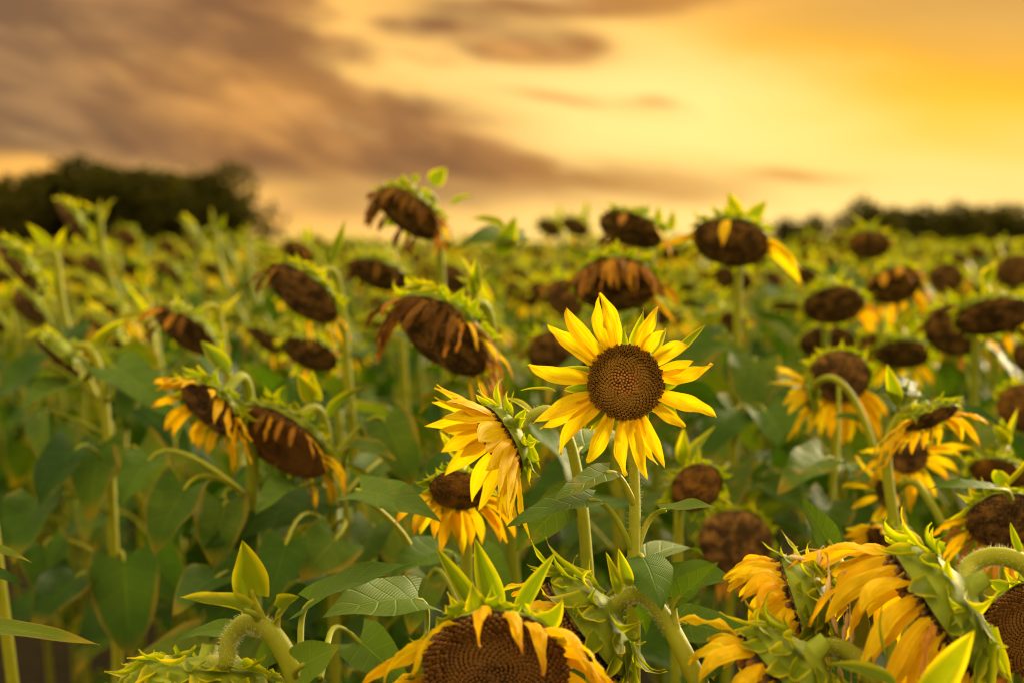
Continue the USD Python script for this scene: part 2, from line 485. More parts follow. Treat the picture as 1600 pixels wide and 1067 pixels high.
# ------------------------------------------------------------------ ground
def make_ground():
    xs = np.concatenate([-np.geomspace(900, 14, 14), np.linspace(-12, 12, 61), np.geomspace(14, 900, 14)])
    ys = np.concatenate([[-60, -20, -6], np.linspace(-2, 26, 71), np.geomspace(28, 1500, 18)])
    Xg, Yg = np.meshgrid(xs, ys)
    near = np.clip(1.3 - np.hypot(Xg, Yg - 8) / 30, 0, 1)
    Z = 0.10 * near * (meshkit.fbm(np.stack([Xg * 1.4, Yg * 1.4, Xg * 0], -1), 4, 5) - 0.5)
    V = np.stack([Xg, Yg, Z], -1).reshape(-1, 3)
    mesh('/World', 'ground', (V, gfaces(len(ys), len(xs)), np.stack([Xg, Yg], -1).reshape(-1, 2)), M['soil'], label='bare dark soil of the field between the sunflower stems', kind='structure')


make_ground()


# ------------------------------------------------------------------ trees
def tree(name, loc, height, width, seed, label, leaves=1900, low=0.12):
    rng = np.random.default_rng(seed)
    t = thing(name, loc, label=label, cat='tree', group=None)
    tag(stage.GetPrimAtPath(t), cat='tree')
    limbs = [tube(smooth_path([(0, 0, -0.2), (0.1, 0, height * 0.25), (-0.1, 0.1, height * 0.5), (0, 0, height * 0.8)], 8), [width * 0.035, width * 0.008], 7)]
    lumps = []
    for k in range(15):
        a, q = rng.uniform(0, 6.28), rng.uniform(0.15, 1)
        zc = height * rng.uniform(low + 0.08, 0.84)
        r = width * 0.5 * math.sqrt(max(0.05, 1 - (max(0, zc / height - 0.35) / 0.65) ** 2)) * 0.72
        c = np.array([math.cos(a) * r * q, math.sin(a) * r * q, zc])
        lumps.append((c, width * rng.uniform(0.16, 0.27)))
        limbs.append(tube(smooth_path([(0, 0, height * rng.uniform(0.15, 0.4)), c * [0.5, 0.5, 0.8], c], 5), [width * 0.014, width * 0.004], 5))
    mesh(t, 'trunk', join(limbs), M['bark'])
    lumps.append((np.array([0, 0, height * 0.72]), width * 0.24))
    vs = []
    per = leaves // len(lumps)
    for c, r in lumps:
        d = rng.normal(size=(per, 3)); d /= np.linalg.norm(d, axis=1, keepdims=True)
        rr = r * rng.uniform(0.55, 1.08, per) ** 0.6
        p = c + d * rr[:, None] * [1, 1, 0.85]
        p[:, 2] = np.maximum(p[:, 2], height * low * 0.5)
        a = rng.normal(size=(per, 3)); a /= np.linalg.norm(a, axis=1, keepdims=True)
        b = np.cross(a, d + rng.normal(size=(per, 3)) * 0.5); b /= np.linalg.norm(b, axis=1, keepdims=True) + 1e-9
        sz = width * rng.uniform(0.025, 0.05, per)[:, None]
        vs.append(np.stack([p - a * sz, p + b * sz * 0.6, p + a * sz, p - b * sz * 0.6], 1).reshape(-1, 3))
    V = np.vstack(vs)
    q = np.arange(len(V)).reshape(-1, 4)
    mesh(t, 'crown', (V, np.vstack([q[:, [0, 1, 2]], q[:, [0, 2, 3]]]), np.tile([[0, 0.2], [1, 0.2], [1, 0.8], [0, 0.8]], (len(q), 1))), M['crown'], smooth=False)


def tree_at(u, top, D, wpx, seed, label, name='broad_tree', leaves=2600):
    x = (u - 800) / FPX * D
    h = (382 - top) / FPX * D + CAM_Z
    tree(name, (x, D, 0), h * 1.02, wpx / FPX * D, seed, label, leaves)


tree_at(28, 286, 96, 230, 1, 'low dark bushy tree at the outer end of the tree clump')
tree_at(140, 262, 100, 230, 2, 'dark round tree second from the outer end of the tree clump')
tree_at(232, 260, 97, 210, 3, 'dark round tree in the middle of the tree clump')
tree_at(296, 280, 101, 180, 4, 'lower dark tree in the dip between the two tops of the tree clump')
tree_at(356, 258, 95, 170, 5, 'dark tree with the steep side ending the tree clump beside open sky')
hedge = [(1228, 352, 'very low far tree where the treeline starts beside the tall dark sunflower'), (1268, 343, 'small pointed far tree near the start of the treeline'), (1315, 345, 'low far tree before the treeline rises'), (1352, 322, 'highest far tree of the treeline'),
         (1400, 334, 'rounded far tree just past the highest one of the treeline'), (1448, 333, 'far tree at the dip past the rounded trees of the treeline'), (1500, 328, 'broad far tree under the brightest sky of the treeline'), (1552, 334, 'far tree next to last before the picture edge in the treeline'), (1602, 331, 'far tree cut by the picture edge at the end of the treeline')]
for k, (u, top, lab) in enumerate(hedge):
    tree_at(u, top - 5, 205 + 6 * (k % 3), 120 if k > 2 else 80, 20 + k, lab, 'distant_tree', 1500)

# ------------------------------------------------------------------ sunflower parts
def face_frame(a, t):
    a, t = math.radians(a), math.radians(t)
    n = np.array([-math.sin(a) * math.cos(t), -math.cos(a) * math.cos(t), math.sin(t)])
    ref = UP if abs(n[2]) < 0.97 else np.array([0, 1.0, 0])
    y = nrm(ref - n * np.dot(ref, n))
    return np.cross(y, n), y, n


def dome_z(r, R, dome):
    return dome * R * (1 - np.clip(r / R, 0, 1.3) ** 2)


def disc_mesh(c, fx, fy, fn, R, dome, rings, sides, rng, bumpy=0.03):
    ph1, ph2 = rng.uniform(0, 6.28, 2)
    V, uv = [c + fn * dome * R], [[0.5, 0.5]]
    rr = np.linspace(0, 1, rings + 1)[1:]
    for q in rr:
        for j in range(sides):
            a = j / sides * 2 * math.pi
            k = 0.985 + 0.04 * math.sin(a * 2 + ph1) + 0.025 * math.sin(a * 3 + ph2) + 0.012 * math.sin(a * 9)
            z = dome * (1 - q * q) + bumpy * rng.uniform(-1, 1) * (q < 0.97) - (0.05 if q > 0.99 else 0)
            V.append(c + (fx * math.cos(a) + fy * math.sin(a)) * R * q * k + fn * R * z)
            uv.append([0.5 + q * 0.5 * math.cos(a), 0.5 + q * 0.5 * math.sin(a)])
    f = [(0, 1 + j, 1 + (j + 1) % sides) for j in range(sides)]
    for i in range(rings - 1):
        for j in range(sides):
            a, b = 1 + i * sides + j, 1 + i * sides + (j + 1) % sides
            f += [(a, a + sides, b + sides), (a, b + sides, b)]
    return np.array(V), np.array(f), np.array(uv)


def florets(c, fx, fy, fn, R, dome, count, rng):
    """open tubular florets laid out in the spirals of a sunflower head"""
    out, sides = [], 6
    ca, sa = np.cos(np.arange(sides) / sides * 2 * math.pi), np.sin(np.arange(sides) / sides * 2 * math.pi)
    sp_ = 1.9 * R / math.sqrt(count)
    for k in range(count):
        q = math.sqrt((k + 0.5) / count)
        th = k * 2.39996323
        r = R * q * 0.985
        slope = 2 * dome * q
        nr = nrm(fn + (fx * math.cos(th) + fy * math.sin(th)) * slope)
        p = c + (fx * math.cos(th) + fy * math.sin(th)) * r + fn * dome_z(r, R, dome)
        ra = sp_ * 0.5 * (0.75 + 0.25 * q) * rng.uniform(0.9, 1.08)
        h = sp_ * (0.35 + 0.6 * q + (0.5 if 0.72 < q < 0.95 else 0.0)) * rng.uniform(0.7, 1.3)
        if q < 0.3:
            h *= 0.8; ra *= 0.8
        e1 = nrm(np.cross(nr, [0.3, 0.5, 0.8])); e2 = np.cross(nr, e1)
        ring = np.outer(ca, e1) + np.outer(sa, e2)
        V = np.vstack([p + ring * ra * 0.95 - nr * ra * 0.4, p + ring * ra + nr * h * 0.8, p + ring * ra * 0.62 + nr * h, p[None] + nr * h * (0.55 if q > 0.3 else 1.05)])
        f = []
        for j in range(sides):
            j2 = (j + 1) % sides
            f += [(j, j2, sides + j2), (j, sides + j2, sides + j), (sides + j, sides + j2, 2 * sides + j2), (sides + j, 2 * sides + j2, 2 * sides + j), (2 * sides + j, 2 * sides + j2, 3 * sides)]
        vv = np.concatenate([np.zeros(sides), np.full(sides, 0.75), np.ones(sides), [0.0]])
        out.append((V, np.array(f), np.stack([np.full(len(V), q), vv], 1)))
    return join(out)


def receptacle(c, fx, fy, fn, R, depth, neck, sides, n=6):
    """the green back of a flower head, from the rim to the neck"""
    V, uv = [], []
    prof = [(0.97, -0.04), (0.98, -0.08), (0.93, -0.18), (0.76, -0.31), (0.5, -0.40), (0.3, -0.44)]
    prof = [(r, z * depth / 0.45) for r, z in prof] + [(neck / R * 1.15, -depth * 1.1), (neck / R * 0.9, -depth * 1.5)]
    for i, (r, z) in enumerate(prof):
        for j in range(sides):
            a = j / sides * 2 * math.pi
            k = 1 + 0.03 * math.sin(a * 7 + i)
            V.append(c + (fx * math.cos(a) + fy * math.sin(a)) * R * r * k + fn * R * z)
            uv.append([j / sides, i / 7])
    return np.array(V), gfaces(len(prof), sides, True), np.array(uv)


def leaf_blade(base, tip, normal, width, rng, curl=-0.6, cup=0.35, ns=9, nw=6, lobe=0.16, wave=0.05, prof=prof_leaf, vein=0.012, bend=0.0, twist=0.0):
    ch = np.asarray(tip) - base
    L = np.linalg.norm(ch)
    d = ch / L
    n = nrm(np.asarray(normal, float) - d * np.dot(normal, d))
    side = np.cross(d, n)
    half = curl / 2
    d0 = rot(d, side, -half)
    n0 = rot(n, side, -half)
    Lc = L * (half / math.sin(half) if abs(half) > 1e-3 else 1.0)
    return blade(base, d0, n0, Lc, width, prof, rng, curl=curl, cup=cup, lobe=lobe, wave=wave, ns=ns, nw=nw, vein=vein, bend=bend, twist=twist)


def make_head(parent, c, a, t, R, o, rng, detail, off):
    """detail 3: florets, fine petals; 2: separate petals and bracts; 1: joined rings of bracts and petals"""
    fx, fy, fn = face_frame(a, t)
    roll = math.radians(o.get('roll', 0))
    fx, fy = fx * math.cos(roll) + fy * math.sin(roll), fy * math.cos(roll) - fx * math.sin(roll)
    dome, depth = o.get('dome', 0.16), o.get('depth', 0.45)
    neck = o.get('neck_r', 0.008)
    sides = 28 if detail >= 2 else 14
    hp = mesh(parent, 'flower_head', receptacle(c, fx, fy, fn, R, depth, neck, sides), M['back'], off=off)
    mesh(hp, 'seed_disc', disc_mesh(c, fx, fy, fn, R * 0.99, dome, 8 if detail >= 2 else 4, sides, rng), M[o.get('disc', 'disc')], off=off)
    if detail >= 3:
        mesh(hp, 'florets', florets(c, fx, fy, fn, R * 0.98, dome, o.get('florets', 620), rng), M[o.get('floret', 'floret_ripe')], smooth=False, off=off, kind='stuff')

    def clamp(p):
        q = p - c
        z = np.dot(q, fn)
        r = np.linalg.norm(q - fn * z)
        lo = dome_z(r, R, dome) + 0.05 * R
        if r < R * 1.02 and z < lo and z > -0.1 * R:
            p = p + fn * (lo - z)
        return p

    ring_b = []
    # bracts: two or three whorls round the back of the head
    nb = int(o.get('bracts', 24) * (1.35 if detail >= 2 else 1))
    bl, bw = o.get('bract_len', 0.5), o.get('bract_w', 0.34)
    for k in range(nb):
        wh = k % 3
        th = (k + rng.uniform(-0.5, 0.5)) / nb * 2 * math.pi + wh * 0.1
        rad = fx * math.cos(th) + fy * math.sin(th)
        rb = R * (0.95, 0.82, 0.57)[wh]
        zb = -R * depth / 0.45 * (0.17, 0.29, 0.40)[wh]
        e = math.radians(o.get('bract_e', 0) + rng.uniform(-1, 0.6) * o.get('bract_ev', 22) + (60, 36, 18)[wh])
        d0 = rad * math.cos(e) + fn * math.sin(e)
        u0 = fn * math.cos(e) - rad * math.sin(e)
        L = R * bl * rng.uniform(0.55, 1.4) * (0.8, 1.0, 1.05)[wh]
        b = blade(c + rad * rb + fn * zb, d0, u0, L, min(R * bw, R * 0.36) * rng.uniform(0.8, 1.15), prof_bract, rng, curl=rng.uniform(-2.0, -0.2) * o.get('bract_curl', 1.0), bend=rng.uniform(-0.9, 0.9), cup=rng.uniform(-0.9, 0.2), twist=rng.uniform(-0.9, 0.9), wave=0.06, late=0.9, ns=7 if detail >= 3 else (5 if detail == 2 else 3), nw=4 if detail >= 2 else 2)
        if detail >= 2:
            mesh(hp, 'bract', b, M['bract'], off=off)
        else:
            ring_b.append(b)
    if ring_b:
        mesh(hp, 'bract_ring', join(ring_b), M['bract'], off=off, kind='stuff')
    for grp in o.get('petals', []):
        mat = grp.get('mat', 'petal')
        if 'list' in grp:
            spec = [(math.radians(q[0]), q[1] * grp['scale'] - R * 0.92, q[2], math.radians(q[3]), q[4]) for q in grp['list']]
        else:
            lo, hi = grp.get('ang', (0, 360))
            n = grp['n']
            spec = []
            for k in range(n):
                th = lo + (hi - lo) * (k + 0.5 + rng.uniform(-0.42, 0.42)) / n
                spec.append((math.radians(th), R * grp['L'] * rng.uniform(0.78, 1.18), grp.get('W', 0.5) * rng.uniform(0.85, 1.15), math.radians(grp.get('e', 10) + rng.uniform(-1, 1) * grp.get('ev', 14)), rng.uniform(-1, 1) * grp.get('bend', 0.4)))
        for th, L, w, e, bend in spec:
            rad = fx * math.cos(th) + fy * math.sin(th)
            d0 = rad * math.cos(e) + fn * math.sin(e)
            u0 = fn * math.cos(e) - rad * math.sin(e)
            cr = grp.get('crinkle', 0.05)
            ns = grp.get('ns', 12 if detail >= 3 else (8 if detail == 2 else 4))
            nw = 6 if detail >= 3 else (4 if detail == 2 else 2)
            b = blade(c + rad * R * 0.93 - fn * R * 0.02, d0, u0, L, R * w, prof_strap if grp.get('strap') else prof_petal, rng, curl=grp.get('curl', -0.3) + rng.uniform(-0.35, 0.35), bend=bend, droop=grp.get('droop', 0.0) * rng.uniform(0.8, 1.2), cup=grp.get('cup', 0.3) + rng.uniform(-0.25, 0.2), twist=rng.uniform(-1, 1) * grp.get('twist', 0.4), crinkle=cr, ns=ns, nw=nw, clamp=clamp if grp.get('clamp', True) else None, late=0.5, rib=grp.get('rib', 0.03) if detail >= 2 else 0.0)
            mm = grp['mats'][rng.integers(len(grp['mats']))] if 'mats' in grp else mat
            mesh(hp, 'petal', b, M[mm], off=off)
    return hp, fn


def hairs(path, pts, rad, count, length, rng, off):
    """fine pale bristles on a stem"""
    pts = np.asarray(pts)
    tan = np.gradient(pts, axis=0)
    allp = []
    for k in range(count):
        i = rng.integers(0, len(pts) - 1)
        f = rng.uniform()
        p = pts[i] * (1 - f) + pts[i + 1] * f
        d = rng.normal(size=3)
        tt = nrm(tan[i])
        d = nrm(d - tt * np.dot(d, tt))
        r = rad[i] if np.ndim(rad) else rad
        l = length * rng.uniform(0.5, 1.2)
        b = p + d * r * 0.95
        allp += [b, b + d * l * 0.5 + tt * l * rng.uniform(-0.2, 0.2), b + d * l + tt * l * rng.uniform(-0.5, 0.3)]
    vs, fs, us = [], [], []
    A = np.array(allp).reshape(-1, 3, 3)
    for q in A:
        w = nrm(np.cross(q[2] - q[0], rng.normal(size=3))) * 0.00011
        w2 = nrm(np.cross(q[2] - q[0], w)) * 0.00011
        n = len(vs)
        vs += [q[0] + w, q[0] - w * 0.5 + w2, q[0] - w * 0.5 - w2, q[1] + w * 0.8, q[1] - w * 0.4 + w2 * 0.8, q[1] - w * 0.4 - w2 * 0.8, q[2]]
        for a, b in ((0, 1), (1, 2), (2, 0)):
            fs += [(n + a, n + b, n + 3 + b), (n + a, n + 3 + b, n + 3 + a), (n + 3 + a, n + 3 + b, n + 6)]
    mesh(path, 'bristles', (np.array(vs), np.array(fs), np.zeros((len(vs), 2))), M['hair'], off=off, kind='stuff')


def auto_leaves(parent, path_pts, z_hi, z_lo, rng, off, n, ns, nw, size=1.0, petiole_child=True, skip=None):
    """leaves set spirally down a stem, small near the top, large and hanging lower down"""
    pts = np.asarray(path_pts)
    az = rng.uniform(0, 6.28)
    for k in range(n):
        z = z_hi + (z_lo - z_hi) * (k + rng.uniform(-0.2, 0.2)) / max(n - 1, 1)
        i = int(np.argmin(np.abs(pts[:, 2] - z)))
        p0 = pts[i]
        az += 2.39996 + rng.uniform(-0.3, 0.3)
        out = np.array([math.cos(az), math.sin(az), 0])
        f = min(1.0, 0.45 + (z_hi - z) / 0.45 * 0.6)
        L = 0.19 * size * f * rng.uniform(0.8, 1.2)
        pl = L * rng.uniform(0.55, 0.85)
        b = p0 + out * pl * 0.8 + UP * pl * 0.55
        if skip is not None and skip(b):
            continue
        hang = rng.uniform(0.25, 1.35) * (0.5 + 0.5 * f)
        lat = np.cross(UP, out) * rng.uniform(-0.35, 0.35)
        dirn = nrm(out * math.cos(hang) - UP * math.sin(hang) + lat)
        if petiole_child and hides_a_head(b, b + dirn * L):
            continue
        nr = nrm(out * math.sin(hang) + UP * math.cos(hang) + rng.normal(size=3) * 0.22)
        lf = leaf_blade(b, b + dirn * L, nr, L * rng.uniform(0.72, 0.95), rng, curl=-rng.uniform(0.2, 0.9), cup=rng.uniform(-0.05, 0.5), ns=ns, nw=nw, wave=rng.uniform(0.03, 0.08), twist=rng.uniform(-0.4, 0.4))
        pt = tube(bez(p0, p0 + out * pl * 0.35 + UP * pl * 0.35, b - dirn * pl * 0.25 + UP * 0.01, b + dirn * L * 0.03, 6), [0.0042 * f, 0.0026 * f], 5)
        if petiole_child:
            lp = mesh(parent, 'leaf', lf, M['leaf'], off=off)
            mesh(lp, 'petiole', pt, M['stem'], off=off)
        else:
            mesh(parent, 'leaf', lf, M['leaf'], off=off)
            mesh(parent, 'petiole', pt, M['stem'], off=off)


def stem_path(c, fn, R, depth, lean, rng, drop=0.16, hook=0.10, foot=None, reach=1.0):
    """from the back of the head over the neck's bend down to the ground"""
    B = c - fn * R * depth * 1.0
    hz = np.array([fn[0], fn[1], 0.0])
    hz = hz / max(np.linalg.norm(hz), 0.2)
    S = B - hz * hook * 0.95 * reach - UP * drop
    lean_v = -hz * lean + np.array([rng.uniform(-0.04, 0.04), rng.uniform(-0.04, 0.04), 0])
    F = np.array([S[0] + lean_v[0], S[1] + lean_v[1], -0.03]) if foot is None else np.array([foot[0], foot[1], -0.03])
    up = nrm(S - F + (-hz) * -0.02)
    a = bez(B + fn * R * 0.1, B - fn * hook * 1.15, S + up * (drop * 0.75 + hook * 0.35), S, 16)
    mid = (S + F) / 2 + np.array([rng.uniform(-0.02, 0.02), rng.uniform(-0.02, 0.02), 0])
    b = bez(S, S - up * 0.15, mid, F, 14)
    return np.vstack([a, b[1:]])


DRY = dict(mats=['petal_dry', 'petal_brown', 'petal_brown'], L=0.75, W=0.16, e=55, ev=30, droop=1.3, crinkle=0.35, strap=True, twist=1.4, curl=0.3)
HANG = dict(mats=['petal_wilt', 'petal_wilt', 'petal_dry'], L=1.1, W=0.3, e=5, ev=20, droop=2.2, crinkle=0.2, twist=0.9, curl=-0.1, bend=0.6)


def G_(d, **k):
    q = dict(d); q.update(k); return q


HEAD_SPOTS = []   # where the flower heads stand, so that the rows behind keep clear of them


QUEUE = []


def sunflower(*a, **k):
    HEAD_SPOTS.append((a[2], a[3], FPX * a[5] / a[4], a[4] * 0.55))
    QUEUE.append((a, k))


def hides_a_head(b, tip):
    for q in (b, (b + tip) / 2, tip):
        u, v, d = pix(q)
        for hu, hv, hd, hr in HEAD_SPOTS:
            if d < hd + 0.02 and abs(u - hu) < hr * 1.15 and abs(v - hv) < hr * 0.95:
                return True
    return False


def build_sunflower(name, label, u, v, w, D, a, t, seed, group=None, detail=2, leaves=(), upper=0, auto=6, lean=0.12, path=None, hook=0.10, drop=0.16, bristle=0, stem_r=0.0072, z_first=0.16, size=1.0, foot=None, reach=1.0, leafskip=None, **o):
    rng = np.random.default_rng(seed)
    R = D / 2
    d = FPX * D / w
    c = P(u, v, d)
    fx, fy, fn = face_frame(a, t)
    depth = o.get('depth', 0.45)
    if path is not None:
        pp = [c - fn * R * depth * 0.9] + [P(*q) for q in path]
        last, prev = pp[-1], pp[-2]
        dirn = nrm(last - prev)
        ft = foot if foot is not None else (last[0] + dirn[0] * 0.10, last[1] + dirn[1] * 0.10)
        upper_part = smooth_path(pp, 9 * (len(pp) - 1))
        end = np.array([ft[0], ft[1], -0.03])
        lower_part = bez(last, last + dirn * 0.10, np.array([ft[0], ft[1], last[2] * 0.6]), end, 14)
        pts = np.vstack([upper_part, lower_part[1:]])
    else:
        pts = stem_path(c, fn, R, depth, lean, rng, drop, hook, foot, reach)
    F = pts[-1] * [1, 1, 0]
    root = thing(name, F, label=label, cat='sunflower', group=group)
    rad = np.interp(np.linspace(0, 1, len(pts)), [0, 0.08, 0.3, 1], [stem_r * 1.15, stem_r * 0.95, stem_r, stem_r * 1.45])
    st = mesh(root, 'stem', tube(pts, rad, 10 if detail >= 2 else 7, 0.04), M['stem'], off=F)
    if bristle:
        k = int(len(pts) * 0.55)
        hairs(st, pts[:k], rad[:k], bristle, 0.0042, rng, F)
    o['neck_r'] = stem_r
    make_head(root, c, a, t, R, o, rng, detail, F)
    # leaves placed one by one: base, tip, width, what the blade faces, how it curls
    for L in leaves:
        (bu, bv, bd), (tu, tv, td), wpx, nr = L[:4]
        k = dict(L[4]) if len(L) > 4 else {}
        at = k.pop('at', None)
        nopet = k.pop('nopet', False)
        b, tp = P(bu, bv, bd), P(tu, tv, td)
        k.setdefault('ns', 14); k.setdefault('nw', 10)
        mt = k.pop('mat', 'leaf_young' if d < 1.75 else 'leaf')
        lp = mesh(root, 'leaf', leaf_blade(b, tp, nr, wpx / FPX * bd, rng, **k), M[mt], off=F)
        if nopet:
            continue
        a0 = P(*at) if at else pts[int(np.argmin(np.linalg.norm(pts - (b - UP * 0.05), axis=1)))]
        dl = nrm(tp - b)
        q = np.linalg.norm(b - a0)
        mesh(lp, 'petiole', tube(bez(a0, a0 + nrm(b - a0) * q * 0.3 + UP * q * 0.15, b - dl * q * 0.3, b + dl * 0.006, 10), [0.0036, 0.0024], 7), M['stem'], off=F)
    # narrow young leaves at the neck, pointing up and away
    for k in range(upper):
        i = int(len(pts) * rng.uniform(0.10, 0.30))
        az = rng.uniform(0, 6.28)
        dd = nrm(np.array([math.cos(az) * 0.7, math.sin(az) * 0.7, rng.uniform(0.5, 1.3)]))
        L = rng.uniform(0.045, 0.085)
        b = pts[i] + dd * 0.012
        lf = blade(b, dd, nrm(np.cross(dd, np.cross(UP, dd)) + rng.normal(size=3) * 0.3), L, L * rng.uniform(0.28, 0.45), prof_lance, rng, curl=rng.uniform(-0.5, 0.5), cup=0.5, ns=7, nw=4, wave=0.04)
        lp = mesh(root, 'leaf', lf, M['bract'], off=F)
        mesh(lp, 'petiole', tube(np.array([pts[i], (pts[i] + b) / 2, b + dd * 0.004]), [0.0022, 0.0018], 5), M['stem'], off=F)
    if auto:
        top = pts[:, 2].max()
        auto_leaves(root, pts[len(pts) // 3:], top - z_first, max(0.35, top - 0.95), rng, F, auto, 10, 6, size, skip=leafskip)
    return root


CAMV = (0, -1, 0.35)      # a blade turned to the lens
UPV = (0, -0.45, 1)       # a blade seen nearly from its edge
LANCE = dict(prof=prof_lance, lobe=0.0, mat='bract', nopet=True, vein=0.0, wave=0.03, cup=0.5)

HERO = [  # angle, tip distance in px, width in radii, lift, side bend
    (103, 146, 0.63, 22, 0.15), (116, 145, 0.50, 26, -0.55), (134, 154, 0.66, 18, -0.40), (147, 158, 0.63, 14, -0.50), (174, 160, 0.66, 8, -0.10),
    (202, 158, 0.63, 12, 0.15), (208, 156, 0.54, 2, 0.25), (221, 157, 0.68, 12, 0.30), (246, 143, 0.66, 10, 0.10), (268, 146, 0.61, 16, 0.0), (281, 156, 0.52, 20, 0.12), (289, 142, 0.38, 6, -0.1),
    (296, 146, 0.50, 14, -0.05), (322, 119, 0.47, 14, 0.55), (340, 152, 0.68, 16, 0.25), (8, 140, 0.61, 12, 0.2), (17, 112, 0.52, 24, 0.1), (35, 116, 0.66, 20, -0.25), (57, 104, 0.54, 34, -0.35), (70, 130, 0.54, 28, -0.60)]

sunflower('sunflower', 'sharp fully open yellow sunflower facing the lens with round brown disc', 977, 597, 122, .075, 6, 6, 1, detail=3, auto=0,
          petals=[dict(list=HERO, scale=1.366 / FPX, curl=-0.6, cup=0.4, crinkle=0.15, twist=0.95, ns=16, rib=.045)], bracts=22, bract_len=0.95, bract_w=0.42, bract_e=-45, bract_ev=14, florets=480, floret='floret', dome=0.16, depth=0.5, bristle=500, stem_r=0.0052,
          path=[(984, 640, 1.42), (990, 720, 1.405), (992, 800, 1.39), (990, 870, 1.38), (990, 960, 1.38)],
          leaves=[((953, 736, 1.37), (862, 783, 1.30), 56, (0.15, -0.7, 1), dict(cup=0.25, curl=-0.25, at=(991, 788, 1.39))),
                  ((926, 780, 1.36), (791, 822, 1.28), 74, (0.1, -0.45, 1), dict(cup=0.3, curl=-0.3, at=(989, 862, 1.38))),
                  ((1032, 797, 1.40), (1122, 792, 1.36), 70, (0, -0.22, 1), dict(cup=0.2, curl=-0.3, at=(994, 862, 1.38))),
                  ((1003, 868, 1.33), (1034, 950, 1.24), 108, (0.05, -1, 0.55), dict(cup=-0.12, curl=-0.7, lobe=0.2, at=(990, 905, 1.38))),
                  ((1000, 880, 1.46), (1100, 862, 1.62), 70, (0, -0.35, 1), dict(cup=0.2, at=(991, 900, 1.39))),
                  ((1040, 905, 1.50), (1150, 905, 1.46), 90, (0, -.7, 1), dict(cup=.2, at=(993, 930, 1.4))), ((950, 930, 1.52), (880, 1000, 1.5), 90, (0, -1, .5), dict(at=(988, 960, 1.4))),
                  ((1052, 556, 1.43), (1103, 507, 1.45), 16, (0, -1, .3), dict(LANCE)), ((870, 612, 1.42), (812, 609, 1.43), 10, (0, -.4, 1), dict(LANCE))])

sunflower('sunflower', 'bright yellow sunflower turned sideways with petals swept towards the brown headed flower below it', 782, 686, 118, .075, 68, -26, 2, auto=0, detail=3, florets=300, floret='floret',
          petals=[dict(n=18, L=1.6, W=0.74, e=36, ev=12, droop=0.35, mats=['petal'], crinkle=0.06, curl=0.0, twist=0.3), dict(n=8, L=1.3, W=0.62, e=56, ev=12, droop=0.35, mats=['petal'], crinkle=0.07, twist=0.35)],
          bracts=22, bract_len=0.7, bract_w=0.4, stem_r=0.005, depth=0.55, bristle=150, bract_e=-25,
          path=[(832, 648, 1.43), (862, 642, 1.45), (890, 690, 1.46), (908, 780, 1.46), (917, 880, 1.46)],
          leaves=[((888, 778, 1.47), (806, 860, 1.45), 82, (-.2, -1, .3), dict(cup=0.1, curl=-0.3, at=(912, 850, 1.46))), ((835, 655, 1.52), (790, 620, 1.5), 26, (0, -.5, 1), dict(LANCE)), ((905, 700, 1.5), (990, 690, 1.62), 80, (0, -.5, 1), {})])

sunflower('sunflower', 'small drooping sunflower with short brown face and orange petals hanging straight down', 715, 768, 92, .066, 8, -38, 3, auto=2, z_first=.14, detail=2, hook=.05, drop=.09, stem_r=.006, upper=2,
          petals=[dict(n=13, ang=(185, 355), L=1.7, W=0.6, e=0, ev=10, droop=2.2, mats=['petal_wilt', 'petal'], crinkle=0.12, clamp=True)], bracts=24, bract_len=.6, bract_w=.4, disc='disc_tan',
          leaves=[((690,860,1.75),(610,900,1.7),100,(-.1,-.7,1),{}), ((745,870,1.75),(800,960,1.7),100,(.1,-1,.4),{}), ((670,900,1.8),(640,990,1.75),100,(-.1,-1,.3),dict(mat='leaf')), ((560, 765, 1.62), (688, 812, 1.52), 95, (-.1, -.65, 1), dict(cup=.15, curl=-.5, at=(640, 850, 1.7)))], leafskip=lambda b: pix(b)[1] < 850)

sunflower('sunflower', 'large drooping sunflower at the bottom edge with long petals hanging over its brown disc', 775, 1046, 236, .125, 2, -27, 4, detail=3, florets=820, auto=0, bristle=200, hook=.07, drop=.14,
          petals=[dict(n=4, ang=(58, 125), L=1.1, W=0.28, e=25, ev=12, droop=2.4, mats=['petal_wilt', 'petal'], crinkle=0.2, curl=.2, twist=.9), dict(n=6, ang=(-5, 52), L=1.35, W=0.36, e=15, ev=15, droop=3.2, mats=['petal_wilt', 'petal'], crinkle=0.22, twist=.9),
                  dict(n=4, ang=(145, 205), L=1.1, W=0.30, e=5, ev=15, droop=2.0, mats=['petal_wilt', 'petal'], crinkle=0.2, twist=.9), dict(n=6, ang=(215, 350), L=1.1, W=0.4, e=10, droop=1.4, mats=['petal_wilt'], crinkle=.15)],
          bracts=26, bract_len=.46, bract_w=.36, dome=.20, bract_curl=1.1,
          leaves=[((778, 962, 1.21), (741, 838, 1.20), 50, (.1, -1, .2), dict(LANCE, curl=.3)), ((750, 958, 1.21), (678, 850, 1.18), 36, (.3, -1, .4), dict(LANCE, curl=.3)), ((808, 962, 1.21), (868, 862, 1.2), 34, (-.3, -1, .3), dict(LANCE)),
                  ((655, 935, 1.42), (503, 962, 1.33), 130, (0, -.75, 1), dict(cup=.2, curl=-.5, at=(655, 1090, 1.4)))])

